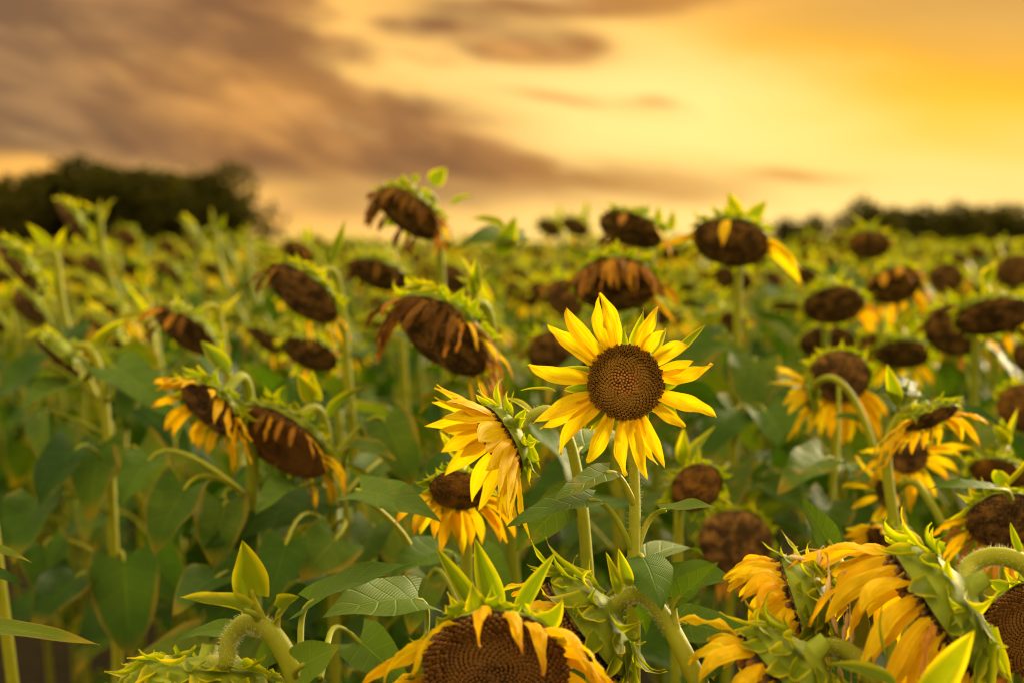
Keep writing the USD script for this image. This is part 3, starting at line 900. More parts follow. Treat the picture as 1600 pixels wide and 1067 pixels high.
sunflower('sunflower', 'sunflower seen from behind with thick hairy bent neck and pointed green bracts', 912, 985, 190, .112, 88, -38, 5, detail=3, florets=900, auto=0, bristle=1100, stem_r=.0070, depth=.62,
          petals=[dict(n=9, ang=(40, 330), L=0.9, W=0.32, e=25, ev=25, droop=1.2, mats=['petal_wilt', 'petal'], crinkle=.15)], bracts=27, bract_len=.75, bract_w=.55, bract_e=2, bract_curl=1.2,
          path=[(984, 930, 1.30), (1012, 934, 1.30), (1040, 966, 1.29), (1064, 1010, 1.27), (1090, 1062, 1.26)],
          leaves=[((1056, 936, 1.29), (1123, 877, 1.27), 60, (.3, -.8, .8), dict(cup=.75, curl=.4, lobe=.1, at=(1058, 990, 1.275))), ((1064, 972, 1.36), (1206, 1015, 1.33), 104, (.1, -.8, 1), dict(cup=.1, curl=-.5, at=(1052, 1005, 1.28))),
                  ((1108, 1036, 1.24), (1168, 1002, 1.2), 74, (0, -1, .6), dict(cup=.4, curl=-.6, wave=.14, at=(1100, 1090, 1.25))), ((967, 928, 1.28), (947, 862, 1.27), 22, (.2, -1, .2), dict(LANCE)), ((985, 915, 1.28), (966, 856, 1.28), 26, (-.2, -1, .2), dict(LANCE, curl=-.3)),
                  ((990, 940, 1.31), (1010, 990, 1.36), 50, (0, -.4, 1), {})])

sunflower('sunflower', 'sunflower head facing the ground with pale green bracts and hooked neck beside upright leaves', 318, 1080, 244, .14, 25, -76, 6, detail=3, florets=700, auto=0, bristle=900, stem_r=.0076, depth=.40,
          bracts=33, bract_len=.42, bract_w=.36, bract_e=0, bract_curl=.8,
          path=[(352, 1035, 1.25), (358, 1000, 1.25), (384, 972, 1.25), (420, 985, 1.25), (450, 1030, 1.25), (470, 1085, 1.25)],
          leaves=[((394, 930, 1.24), (379, 843, 1.22), 84, (.35, -1, .1), dict(cup=.4, curl=.35, lobe=.05, at=(412, 972, 1.25), mat='bract')), ((390, 955, 1.23), (282, 932, 1.19), 60, (0, -.6, 1), dict(cup=.5, curl=-.2, lobe=.08, at=(405, 975, 1.25), mat='bract')),
                  ((436, 955, 1.25), (466, 931, 1.22), 56, (0, -.9, .6), dict(cup=.4, curl=-.4, at=(432, 1000, 1.25), mat='bract')), ((484, 940, 1.30), (643, 880, 1.24), 92, (0, -.6, 1), dict(cup=.25, curl=-.35, at=(468, 1040, 1.27))),
                  ((470, 1040, 1.22), (530, 1010, 1.2), 90, (0, -1, .5), dict(cup=.2, curl=-.5, at=(462, 1065, 1.25))), ((385, 985, 1.32), (270, 998, 1.33), 60, (0, -.4, 1), dict(cup=.2, at=(430, 1000, 1.26))), ((440, 1010, 1.29), (400, 1040, 1.33), 60, (0, -1, .5), {}), ((560, 1000, 1.5), (640, 1075, 1.45), 110, (0, -1, .6), dict(at=(500, 1060, 1.3)))])

sunflower('sunflower', 'large shaggy sunflower with long withered yellow petals and thick arching neck at the picture edge', 1452, 955, 230, .125, 98, -34, 7, detail=3, florets=500, auto=0, bristle=700, stem_r=.0080, depth=.6,
          petals=[dict(n=26, L=1.45, W=.40, e=35, ev=25, droop=1.7, mats=['petal', 'petal', 'petal_wilt'], crinkle=.2, twist=.9), dict(n=8, L=1.35, W=.17, e=50, ev=30, droop=1.6, mats=['petal_dry', 'petal_wilt'], crinkle=.35, twist=1.5, strap=True)], bracts=27, bract_len=.66, bract_w=.46, bract_curl=1.2,
          path=[(1515, 884, 1.23), (1556, 868, 1.23), (1605, 884, 1.23), (1640, 940, 1.23), (1650, 1060, 1.23)],
          leaves=[((1452, 1085, 1.07), (1523, 983, 1.05), 74, (-.3, -1, .2), dict(cup=.3, curl=.2, lobe=.05, mat='bract', at=(1440, 1150, 1.1))), ((1385, 1030, 1.1), (1378, 935, 1.12), 18, (1, -.4, .2), dict(LANCE, curl=.8)), ((1400, 1070, 1.06), (1290, 1035, 1.08), 36, (0, -.6, 1), dict(LANCE)),
                  ((1595, 862, 1.2), (1578, 815, 1.2), 16, (-.5, -1, 0), dict(LANCE))])

sunflower('sunflower', 'dark seeded drooping sunflower cut by the picture edge under the thick arching neck', 1628, 985, 185, .12, 12, -22, 8, detail=3, florets=900, auto=0, hook=.06,
          petals=[G_(HANG, n=8, ang=(150, 320), mats=['petal_dry', 'petal_wilt'])], bracts=26, bract_len=.6, bract_w=.5)

sunflower('sunflower', 'yellow sunflower facing sideways with limp petals beside the pale straw seed heads', 1238, 945, 150, .085, 97, -18, 9, detail=3, florets=200, auto=0, bristle=350, stem_r=.006, depth=.75,
          petals=[dict(n=26, L=1.2, W=.52, e=50, ev=22, droop=1.5, mats=['petal', 'petal', 'petal_wilt'], crinkle=.16, twist=.6)], bracts=24, bract_len=.7, bract_w=.5,
          path=[(1290, 903, 1.27), (1322, 925, 1.27), (1345, 965, 1.27), (1352, 1050, 1.27)],
          leaves=[((1322, 935, 1.25), (1262, 868, 1.25), 16, (.5, -1, 0), dict(LANCE)), ((1330, 900, 1.3), (1392, 872, 1.25), 34, (0, -.5, 1), dict(cup=.4, curl=-.7, lobe=.08, at=(1340, 945, 1.27))), ((1298, 850, 1.42), (1253, 778, 1.40), 62, (.4, -1, .1), dict(cup=.35, curl=.2, lobe=.08, at=(1318, 920, 1.3)))])

sunflower('sunflower', 'curled green sunflower back with yellow petals peeping out along the bottom edge', 1225, 1062, 190, .1, 92, -45, 10, detail=3, florets=100, auto=0, bristle=300, stem_r=.008, depth=.65,
          petals=[dict(n=26, L=1.1, W=.44, e=30, ev=22, droop=1.5, mats=['petal'], crinkle=.2, twist=.8)], bracts=30, bract_len=.7, bract_w=.6, bract_curl=1.6,
          path=[(1290, 1010, 1.19), (1325, 1018, 1.19), (1362, 1060, 1.18), (1380, 1110, 1.18)])

# ---- the middle distance, flower by flower
sunflower('sunflower', 'broad brown drooping sunflower with green fringe and two bright upright leaves', 440, 690, 168, .15, 36, -42, 11, auto=13, size=1.15, hook=.08, drop=.17, lean=.05, bract_len=.42, bract_w=.24, bracts=33, z_first=.22, bristle=250, florets=1400, dome=.2, detail=3,
          petals=[G_(DRY, n=9, ang=(30, 150), L=.5, W=.13, e=70), G_(HANG, n=9, ang=(265, 390), L=.8, W=.14, mats=['petal_wilt', 'petal_dry'])],
          leaves=[((350,775,2.06),(395,870,2.0),120,(.2,-1,.4),dict(cup=.1)), ((448,845,1.85),(420,945,1.8),105,(-.1,-1,.3),dict(cup=.1,curl=-.4)), ((600,655,2.1),(650,765,2.05),115,(.1,-1,.5),dict(mat='leaf_old')), ((470,760,1.95),(400,800,1.8),90,(0,-.6,1),dict(mat='leaf_young')), ((585,820,2.1),(560,900,2.0),95,(0,-1,.4),{}), ((600,720,2.2),(545,790,2.1),90,(-.2,-.9,.6),dict(mat='leaf_young')), ((487, 628, 1.98), (464, 582, 1.96), 34, (.5, -1, .1), dict(LANCE, curl=.3)), ((497, 625, 2.0), (487, 578, 1.98), 34, (-.3, -1, .1), dict(LANCE)), ((512, 655, 1.98), (566, 602, 1.95), 30, (-.2, -.8, .7), dict(LANCE)), ((545, 700, 2.0), (618, 716, 1.92), 60, (0, -.5, 1), dict(cup=.35, at=(540, 790, 2.02))),
                  ((528, 838, 1.9), (470, 905, 1.84), 128, (-.1, -1, .35), dict(cup=-.05, curl=-.4, lobe=.2)), ((520, 770, 2.1), (322, 852, 1.95), 130, (0, -.8, .8), dict(cup=.2, curl=-.4))])
sunflower('sunflower', 'orange fringed drying sunflower touching the broad brown one', 328, 640, 122, .105, 42, -36, 12, leaves=[((290,760,1.9),(240,865,1.85),125,(-.2,-1,.3),{}), ((350,785,2.0),(335,890,1.95),120,(.1,-1,.4),{}), ((235,715,2.05),(190,790,2.0),90,(-.2,-.8,.7),dict(mat='leaf_young')), ((340,900,1.9),(270,960,1.8),100,(0,-.8,.8),{})], auto=13, size=1.15, hook=.09, drop=.12, bracts=26, bract_len=.55, upper=1,
          petals=[dict(n=20, ang=(20, 380), L=.85, W=.38, e=35, ev=25, droop=1.3, mats=['petal_wilt'], crinkle=.2)], path=[(372, 590, 1.96), (386, 600, 1.98), (392, 660, 2.0), (395, 800, 2.02)])
sunflower('sunflower', 'long tilted sunflower head with brown withered petals draped in rows over its face', 690, 528, 178, .16, 44, -40, 13, auto=14, size=1.15, hook=.10, drop=.2, bracts=33, bract_len=.45, roll=0, upper=4,
          petals=[G_(DRY, n=16, ang=(20, 160), L=.85, W=.16, e=65), G_(HANG, n=16, ang=(270, 390), L=.8, W=.16, mats=['petal_dry', 'petal_brown', 'petal_wilt'])])
sunflower('sunflower', 'dark oval sunflower face with a few orange petals hanging below it', 470, 462, 132, .14, 40, -42, 14, auto=14, size=1.15, hook=.09, drop=.2, bracts=30, bract_len=.4, upper=2,
          petals=[G_(DRY, n=3, ang=(90, 140), L=.7), G_(HANG, n=6, ang=(230, 330), L=.7, W=.16, mats=['petal_wilt'])])
sunflower('sunflower', 'flat dark sunflower head seen edge on behind the long tilted one', 590, 432, 100, .15, 25, -58, 15, auto=13, size=1.15, bracts=28, bract_len=.45, upper=1, petals=[G_(DRY, n=4, ang=(0, 180))])
sunflower('sunflower', 'tallest sunflower rising dark against the sky with leaves beside its shaggy head', 638, 336, 118, .14, 42, -46, 16, auto=0, hook=.07, drop=.17, lean=.10, bracts=28, bract_len=.42, dome=.25,
          petals=[G_(DRY, n=14, ang=(10, 170), L=.7, W=.22, e=60), G_(DRY, n=8, ang=(180, 350), L=.5), G_(HANG, n=4, ang=(300, 380), L=.7)],
          leaves=[((676, 290, 2.6), (697, 262, 2.6), 34, (-.4, -1, 0), dict(LANCE, cup=.2)), ((705, 322, 2.6), (742, 306, 2.6), 20, (0, -.6, 1), dict(LANCE)), ((790, 362, 2.62), (735, 342, 2.6), 34, (0, -.5, 1), dict(LANCE, at=(800, 420, 2.7))), ((780, 400, 2.7), (806, 338, 2.7), 40, (.3, -1, .2), dict(LANCE, cup=.3)),
                  ((820, 370, 2.75), (712, 388, 2.62), 70, (0, -.7, .8), dict(cup=.2, at=(720, 470, 2.7))), ((645, 285, 2.62), (655, 272, 2.62), 16, (0, -1, .2), dict(LANCE))])
sunflower('sunflower', 'wide dark sunflower with withered fringe directly behind the open yellow flower', 962, 448, 132, .14, 4, -46, 17, auto=14, size=1.15, bracts=30, bract_len=.42, upper=0,
          petals=[G_(DRY, n=18, ang=(15, 165), L=.8, W=.2, e=60), G_(HANG, n=4, ang=(320, 370), L=.8, W=.2)])
sunflower('sunflower', 'small dark sunflower head half hidden beside the wide withered one', 882, 468, 70, .12, 30, -25, 18, auto=13, size=1.15, bracts=24, bract_len=.4, petals=[G_(DRY, n=6, ang=(0, 180))])
sunflower('sunflower', 'dark sunflower with two upright leaves against the pale horizon', 985, 362, 104, .13, 36, -54, 19, auto=13, size=1.15, hook=.07, bracts=26, bract_len=.4, drop=.14,
          petals=[G_(HANG, n=4, ang=(330, 380), L=.7, W=.3, mats=['petal_dry', 'petal_wilt']), G_(DRY, n=5, ang=(180, 260), L=.5), dict(n=1, ang=(70, 80), L=.9, W=.35, e=60, droop=1.5, mats=['petal_dry'])],
          leaves=[((1028, 352, 2.9), (1028, 322, 2.9), 16, (.2, -1, 0), dict(LANCE, cup=.2)), ((1046, 362, 2.9), (1052, 328, 2.9), 18, (.2, -1, 0), dict(LANCE, cup=.2))])
sunflower('sunflower', 'tall dark sunflower crowned by two pointed leaves with three broad orange petals left', 1142, 382, 122, .14, 18, -50, 20, auto=13, size=1.15, hook=.07, lean=0.02, bracts=33, bract_len=.42, bract_w=.28, dome=.22, drop=.14,
          petals=[dict(n=1, ang=(158, 162), L=1.0, W=.55, e=20, ev=2, droop=.8, mats=['petal_wilt']), dict(n=1, ang=(88, 92), L=1.0, W=.42, e=40, ev=4, droop=2.0, mats=['petal_wilt'], bend=0), dict(n=3, ang=(-20, 16), L=1.1, W=.46, e=15, ev=5, droop=2.0, mats=['petal'])],
          leaves=[((1195,640,2.5),(1250,730,2.4),110,(.2,-1,.4),dict(mat='leaf_young')), ((1150,640,2.5),(1090,720,2.4),100,(-.2,-1,.4),{}), ((1190,760,2.5),(1260,800,2.4),90,(.1,-.7,.9),dict(mat='leaf_young')), ((1152, 348, 2.64), (1138, 300, 2.64), 32, (.2, -1, 0), dict(LANCE, cup=.2)), ((1168, 352, 2.64), (1198, 314, 2.64), 30, (-.3, -1, .2), dict(LANCE, cup=.2)), ((1180, 560, 2.62), (1165, 650, 2.55), 120, (.1, -1, .2), dict(cup=.1, curl=-.4)), ((1130, 520, 2.66), (1050, 560, 2.6), 50, (0, -.5, 1), {})])
sunflower('sunflower', 'small reddish brown sunflower with spiky green rim beside the stem of the open flower', 1090, 762, 88, .075, -14, -22, 21, auto=1, bracts=30, bract_len=.7, bract_w=.3, disc='disc_tan', hook=.06, drop=.1, stem_r=.006, upper=2, leafskip=lambda b: pix(b)[1] < 830)
sunflower('sunflower', 'round dark brown sunflower face with green teeth below the small reddish one', 1150, 850, 118, .12, 2, -8, 22, auto=2, bracts=33, bract_len=.42, bract_w=.3, hook=.06, upper=1, leafskip=lambda b: pix(b)[1] < 900, petals=[G_(HANG, n=4, ang=(220, 290), L=.6, mats=['petal_dry'])])
sunflower('sunflower', 'dark sunflower above a bunch of yellow petals with a green stem crossing it', 1312, 590, 98, .1, 10, -26, 23, leaves=[((1340,725,2.1),(1405,800,2.0),95,(.2,-1,.5),dict(mat='leaf_young',at=(1316,800,2.2))), ((1290,715,2.1),(1215,770,2.0),100,(-.1,-.8,.8),dict(at=(1316,790,2.2))), ((1300,780,2.1),(1270,880,2.0),110,(-.1,-1,.3),{})], auto=12, size=1.15, bracts=30, bract_len=.45, bract_w=.3, petals=[dict(n=9, ang=(235, 335), L=1.5, W=.5, e=5, droop=1.2, mats=['petal', 'petal_wilt'], crinkle=.15)])
sunflower('sunflower', 'small yellow sunflower turned away with thin arching stem over the dark face beside it', 1262, 618, 62, .062, 104, -12, 24, auto=0, bracts=18, bract_len=.7, stem_r=.005,
          petals=[dict(n=13, L=1.7, W=.55, e=52, droop=.7, mats=['petal'], crinkle=.12)], path=[(1278, 596, 2.15), (1305, 592, 2.1), (1335, 625, 2.1), (1362, 690, 2.1), (1378, 760, 2.1)],
          leaves=[((1345, 660, 2.1), (1300, 652, 2.1), 30, (0, -.4, 1), dict(LANCE, mat='leaf'))])
sunflower('sunflower', 'flat dark sunflower just above the one with the crossing stem', 1292, 538, 88, .13, 8, -48, 25, auto=13, size=1.15, bracts=28, bract_len=.4)
sunflower('sunflower', 'dark brown sunflower with one orange tuft at its side, highest of the stacked pair', 1303, 480, 98, .13, 4, -50, 26, auto=14, size=1.15, bracts=30, bract_len=.42, upper=1, petals=[G_(HANG, n=4, ang=(320, 380), L=.7, W=.35)])
sunflower('sunflower', 'sunflower with striped brown face and yellow petals hanging below the treeline', 1398, 448, 86, .13, 0, -44, 27, auto=14, size=1.15, bracts=28, bract_len=.45, petals=[G_(DRY, n=7, ang=(30, 150), W=.3), G_(HANG, n=6, ang=(250, 370), L=.9, W=.4)])
sunflower('sunflower', 'wide flat dark sunflower near the picture edge above green leaves', 1552, 498, 118, .14, 2, -56, 28, auto=14, size=1.15, bracts=30, bract_len=.42, upper=2, petals=[G_(HANG, n=3, ang=(300, 370), L=.6)])
sunflower('sunflower', 'sunflower standing just under the highest far tree', 1358, 385, 68, .14, 16, -46, 29, auto=13, size=1.15, bracts=28, bract_len=.6, upper=3, petals=[G_(DRY, n=6, ang=(0, 180))])
sunflower('sunflower', 'dark headed sunflower between the striped one and the picture edge', 1478, 436, 56, .13, 20, -30, 30, auto=13, size=1.15, bracts=26, bract_len=.5, upper=2, petals=[G_(HANG, n=3, ang=(300, 370), L=.7)])
sunflower('sunflower', 'dark headed sunflower cut by the picture edge below the far trees', 1588, 425, 66, .14, 6, -36, 31, auto=13, size=1.15, bracts=28, bract_len=.5, upper=1)
sunflower('sunflower', 'ragged sunflower with yellow petals flung sideways above a second yellow one', 1455, 655, 92, .075, -34, -58, 32, auto=1, bracts=24, bract_len=.55, stem_r=.006, upper=2,
          petals=[dict(n=17, ang=(170, 390), L=1.4, W=.42, e=5, ev=20, droop=2.0, mats=['petal', 'petal_wilt'], crinkle=.2, twist=.9)], path=[(1418, 640, 1.85), (1396, 665, 1.86), (1385, 720, 1.86), (1400, 840, 1.86)],
          leaves=[((1432, 612, 1.9), (1368, 610, 1.84), 60, (.1, -.8, .8), dict(cup=.3, at=(1425, 640, 1.85))), ((1500, 640, 1.9), (1565, 665, 1.85), 36, (0, -.4, 1), dict(at=(1465, 650, 1.85)))])
sunflower('sunflower', 'yellow sunflower with brown centre and curling petals beneath the ragged one', 1420, 712, 66, .06, 0, -14, 33, auto=1, bracts=20, bract_len=.6, stem_r=.005, hook=.04, drop=.08,
          petals=[dict(n=14, ang=(150, 400), L=1.9, W=.52, e=20, ev=18, droop=.8, mats=['petal', 'petal_wilt'], crinkle=.2, twist=.8)])
sunflower('sunflower', 'small bright yellow sunflower facing sideways on a thin bent stem', 1388, 776, 64, .058, 66, -24, 34, auto=0, bracts=18, bract_len=.6, stem_r=.005,
          petals=[dict(n=11, L=1.7, W=.6, e=30, droop=.5, mats=['petal'], crinkle=.12)], path=[(1420, 752, 1.98), (1440, 765, 1.97), (1470, 815, 1.95), (1500, 900, 1.95)])
sunflower('sunflower', 'dried sunflower with brown orange petals hanging like a skirt near the picture edge', 1572, 815, 125, .095, 8, -34, 35, auto=1, bracts=26, bract_len=.6, z_first=.2, stem_r=.007, upper=2, hook=.06, drop=.10,
          petals=[dict(n=18, ang=(170, 370), L=1.25, W=.3, e=20, ev=15, droop=1.5, mats=['petal_dry', 'petal_wilt'], crinkle=.25, twist=.9)], leaves=[((1555, 765, 1.6), (1450, 762, 1.58), 46, (0, -.35, 1), dict(cup=.2, at=(1580, 780, 1.65)))])
sunflower('sunflower', 'pale green topped sunflower with brown edge just above the dried skirted one', 1560, 742, 92, .085, 30, -52, 36, auto=1, bracts=30, bract_len=.6, bract_w=.3, upper=3, hook=.06, drop=.1, disc='disc_tan', petals=[G_(DRY, n=5, ang=(200, 340))])
sunflower('sunflower', 'brown sunflower face half outside the picture edge above the green topped one', 1604, 640, 92, .1, 30, -24, 37, auto=4, bracts=26, bract_len=.5, disc='disc_tan')
sunflower('sunflower', 'rounded yellow sunflower bud glimpsed between dark leaves', 1385, 850, 78, .065, 50, -26, 38, auto=0, bracts=18, bract_len=.5, petals=[dict(n=14, L=1.1, W=.7, e=55, droop=.6, mats=['petal_wilt', 'petal'], crinkle=.15)], hook=.05, drop=.1)
# ---- the leaning ones at the outer left
sunflower('sunflower', 'dark sunflower hanging from a bright leaning stem at the picture edge', 30, 422, 110, .15, 62, -36, 39, auto=14, size=1.15, hook=.10, drop=.22, lean=0.57, bracts=30, bract_len=.5, stem_r=.0085, upper=3)
sunflower('sunflower', 'high sunflower hooked on a tall leaning yellow green stem before the tree clump', 112, 348, 80, .14, 62, -34, 40, auto=13, size=1.15, hook=.10, drop=.22, lean=0.68, bracts=30, bract_len=.55, stem_r=.0085, upper=4)
sunflower('sunflower', 'dark tilted sunflower with a few tan petals above the orange fringed one', 288, 520, 118, .14, 40, -46, 41, auto=14, size=1.15, hook=.09, drop=.17, lean=.15, bracts=28, bract_len=.4, upper=1, petals=[G_(DRY, n=7, ang=(30, 170), L=.6)])
sunflower('sunflower', 'leaning sunflower with its head turned away below the tree clump', 300, 372, 62, .13, 80, -30, 42, auto=13, size=1.15, hook=.10, drop=.2, lean=0.66, bracts=28, bract_len=.6, stem_r=.008, upper=3)
sunflower('sunflower', 'leaning yellow green sunflower stem where the tree clump ends beside open sky', 350, 398, 60, .13, 84, -26, 43, auto=13, size=1.15, hook=.10, drop=.2, lean=0.65, bracts=28, bract_len=.6, stem_r=.008, upper=3)
sunflower('sunflower', 'lower leaning sunflower behind the dark tilted one', 268, 428, 56, .13, 60, -36, 44, auto=14, size=1.15, hook=.10, lean=0.57, bracts=26, bract_len=.5, stem_r=.0085, upper=2)
sunflower('sunflower', 'small dark sunflower between two leaning stems at the outer side', 150, 418, 58, .13, 52, -34, 45, auto=14, size=1.15, hook=.10, lean=0.57, bracts=26, bract_len=.5, stem_r=.0085, upper=2)
sunflower('sunflower', 'dark sunflower low under the leaning stems at the picture edge', 48, 480, 78, .14, 58, -40, 46, auto=15, size=1.15, hook=.10, lean=0.53, bracts=26, bract_len=.45, stem_r=.0085, upper=1)
sunflower('sunflower', 'sunflower stem carrying a large drooping leaf with yellowed tip above dark ground', 96, 560, 110, .12, 70, -50, 47, auto=0, lean=.10, hook=.08, bracts=24, bract_len=.5, upper=1, petals=[],
          leaves=[((178,572,2.35),(275,655,2.25),100,(.2,-.8,.8),dict(mat='leaf_young',cup=.15)), ((110,600,2.4),(30,640,2.3),80,(-.1,-.7,1),dict(mat='leaf_young')), ((120,700,2.3),(60,790,2.2),110,(-.2,-1,.4),{}), ((215,700,2.35),(265,800,2.3),110,(.2,-1,.4),{}), ((230,860,2.4),(300,950,2.35),110,(.2,-1,.3),{}), ((120,900,2.3),(50,985,2.2),110,(-.1,-1,.4),dict(mat='leaf_old')), ((193, 872, 2.3), (206, 1032, 2.25), 150, (.05, -1, .15), dict(cup=.12, curl=-.25, lobe=.14, mat='leaf_old')), ((158, 690, 2.4), (140, 815, 2.3), 110, (-.1, -1, .3), dict(cup=.1, curl=-.4)), ((232, 580, 2.4), (190, 660, 2.3), 90, (-.2, -.8, .8), dict(cup=.2)), ((60, 650, 2.4), (75, 735, 2.3), 60, (0, -1, .4), {}),
                  ((60, 780, 2.3), (20, 880, 2.2), 120, (0, -1, .5), {}), ((70, 850, 2.35), (95, 960, 2.3), 110, (.1, -1, .3), {})], path=[(140, 545, 2.42), (160, 600, 2.42), (172, 740, 2.4), (180, 900, 2.4)])
sunflower('sunflower', 'sunflower outside the picture edge whose pointed leaves reach in low beside the dark gap', -130, 760, 150, .13, 40, -40, 48, auto=0, bracts=20,
          leaves=[((-70, 975, 1.3), (155, 1005, 1.27), 60, (0, -.45, 1), dict(cup=.2, curl=-.2, at=(-120, 1000, 1.35))), ((-60, 858, 1.35), (50, 876, 1.3), 34, (0, -.4, 1), dict(cup=.3, at=(-120, 900, 1.4))), ((-60, 890, 1.5), (36, 912, 1.46), 50, (0, -.5, 1), dict(at=(-120, 930, 1.5)))])


for a_, k_ in QUEUE:
    build_sunflower(*a_, **k_)

# ---- straw seed heads of a wild grass in front
def straw():
    rng = np.random.default_rng(77)
    base = P(1330, 1100, 1.2)
    F = base * [1, 1, 0]
    t = thing('wild_grass_stalk', F, label='dry straw coloured grass stalk with hanging pointed seed husks', cat='grass stalk')
    pts = smooth_path([base * [1, 1, 0], base, P(1300, 960, 1.22), P(1292, 860, 1.22)], 26)
    mesh(t, 'stalk', tube(pts, [.0009, .0006], 5), M['straw'], off=F)
    for (u, v, u2, v2) in [(1281, 858, 1279, 882), (1232, 868, 1260, 873), (1296, 895, 1292, 935), (1310, 910, 1308, 940), (1298, 950, 1308, 990), (1324, 955, 1323, 985), (1320, 975, 1318, 1002), (1330, 975, 1332, 1005), (1310, 1040, 1316, 1065)]:
        a, b = P(u, v, 1.21), P(u2, v2, 1.21)
        s = np.linspace(0, 1, 7)
        mesh(t, 'seed_husk', tube(a + (b - a) * s[:, None], .0021 * np.sin(s * math.pi) ** 0.7 + .0002, 6), M['straw'], off=F)
        k = int(np.argmin(np.linalg.norm(pts - a - [0, 0, .02], axis=1)))
        mesh(t, 'thread', tube(np.array([pts[k], (pts[k] + a) / 2 + [0, 0, .004], a]), .00035, 4), M['straw'], off=F)


straw()

# ------------------------------------------------------------------ the rows behind
def field_variant(seed, height):
    """a nodding sunflower with parts, its foot at the origin, facing -y"""
    rng = np.random.default_rng(seed)
    D = rng.uniform(.11, .15)
    t = rng.uniform(-72, -34)
    c = np.array([0, -0.12, height - D * 0.35])
    _, _, fn = face_frame(0, t)
    pts = stem_path(c, fn, D / 2, .45, rng.uniform(.05, .22), rng, .18, .10)
    F = pts[-1] * [1, 1, 0]
    pts = pts - F
    root = thing('field_sunflower')
    mesh(root, 'stem', tube(pts[::2], [.0085, .0085, .012], 6, 0.04), M['stem'])
    o = dict(bracts=30, bract_len=rng.uniform(.5, .75), bract_w=.32, petals=[])
    k = seed % 4
    if k in (0, 1):
        o['petals'].append(G_(DRY, n=4, ang=(20, 170)))
    if k in (1, 2):
        o['petals'].append(G_(HANG, n=4, ang=(220, 380), L=.7, W=.22))
    if k == 3:
        o['petals'].append(dict(n=7, ang=(180, 360), L=.95, W=.36, e=10, droop=1.6, mats=['petal_wilt', 'petal'], crinkle=.1))
    make_head(root, c - F, 0, t, D / 2, o, rng, 1, np.zeros(3))
    up = []
    for q in range(3):
        i = int(len(pts) * rng.uniform(.1, .3)); az = rng.uniform(0, 6.28)
        dd = nrm([math.cos(az) * .7, math.sin(az) * .7, rng.uniform(.3, 1.2)])
        L = rng.uniform(.06, .10)
        mesh(root, 'upper_leaf', blade(pts[i], dd, nrm(np.cross(dd, np.cross(UP, dd))), L, L * .42, prof_lance, rng, curl=rng.uniform(-.6, .4), cup=.5, ns=5, nw=2), M['bract'])
    auto_leaves(root, pts[10:], height - .13, .40, rng, np.zeros(3), 15, 6, 4, 1.15, petiole_child=False)
    return root


def place(root, x, y, rz, s):
    p = stage.GetPrimAtPath(root)
    xf = UsdGeom.Xformable(p)
    xf.GetOrderedXformOps()[0].Set(Gf.Vec3d(x, y, 0)); xf.GetOrderedXformOps()[1].Set(rz); xf.GetOrderedXformOps()[2].Set(Gf.Vec3f(s, s, s))


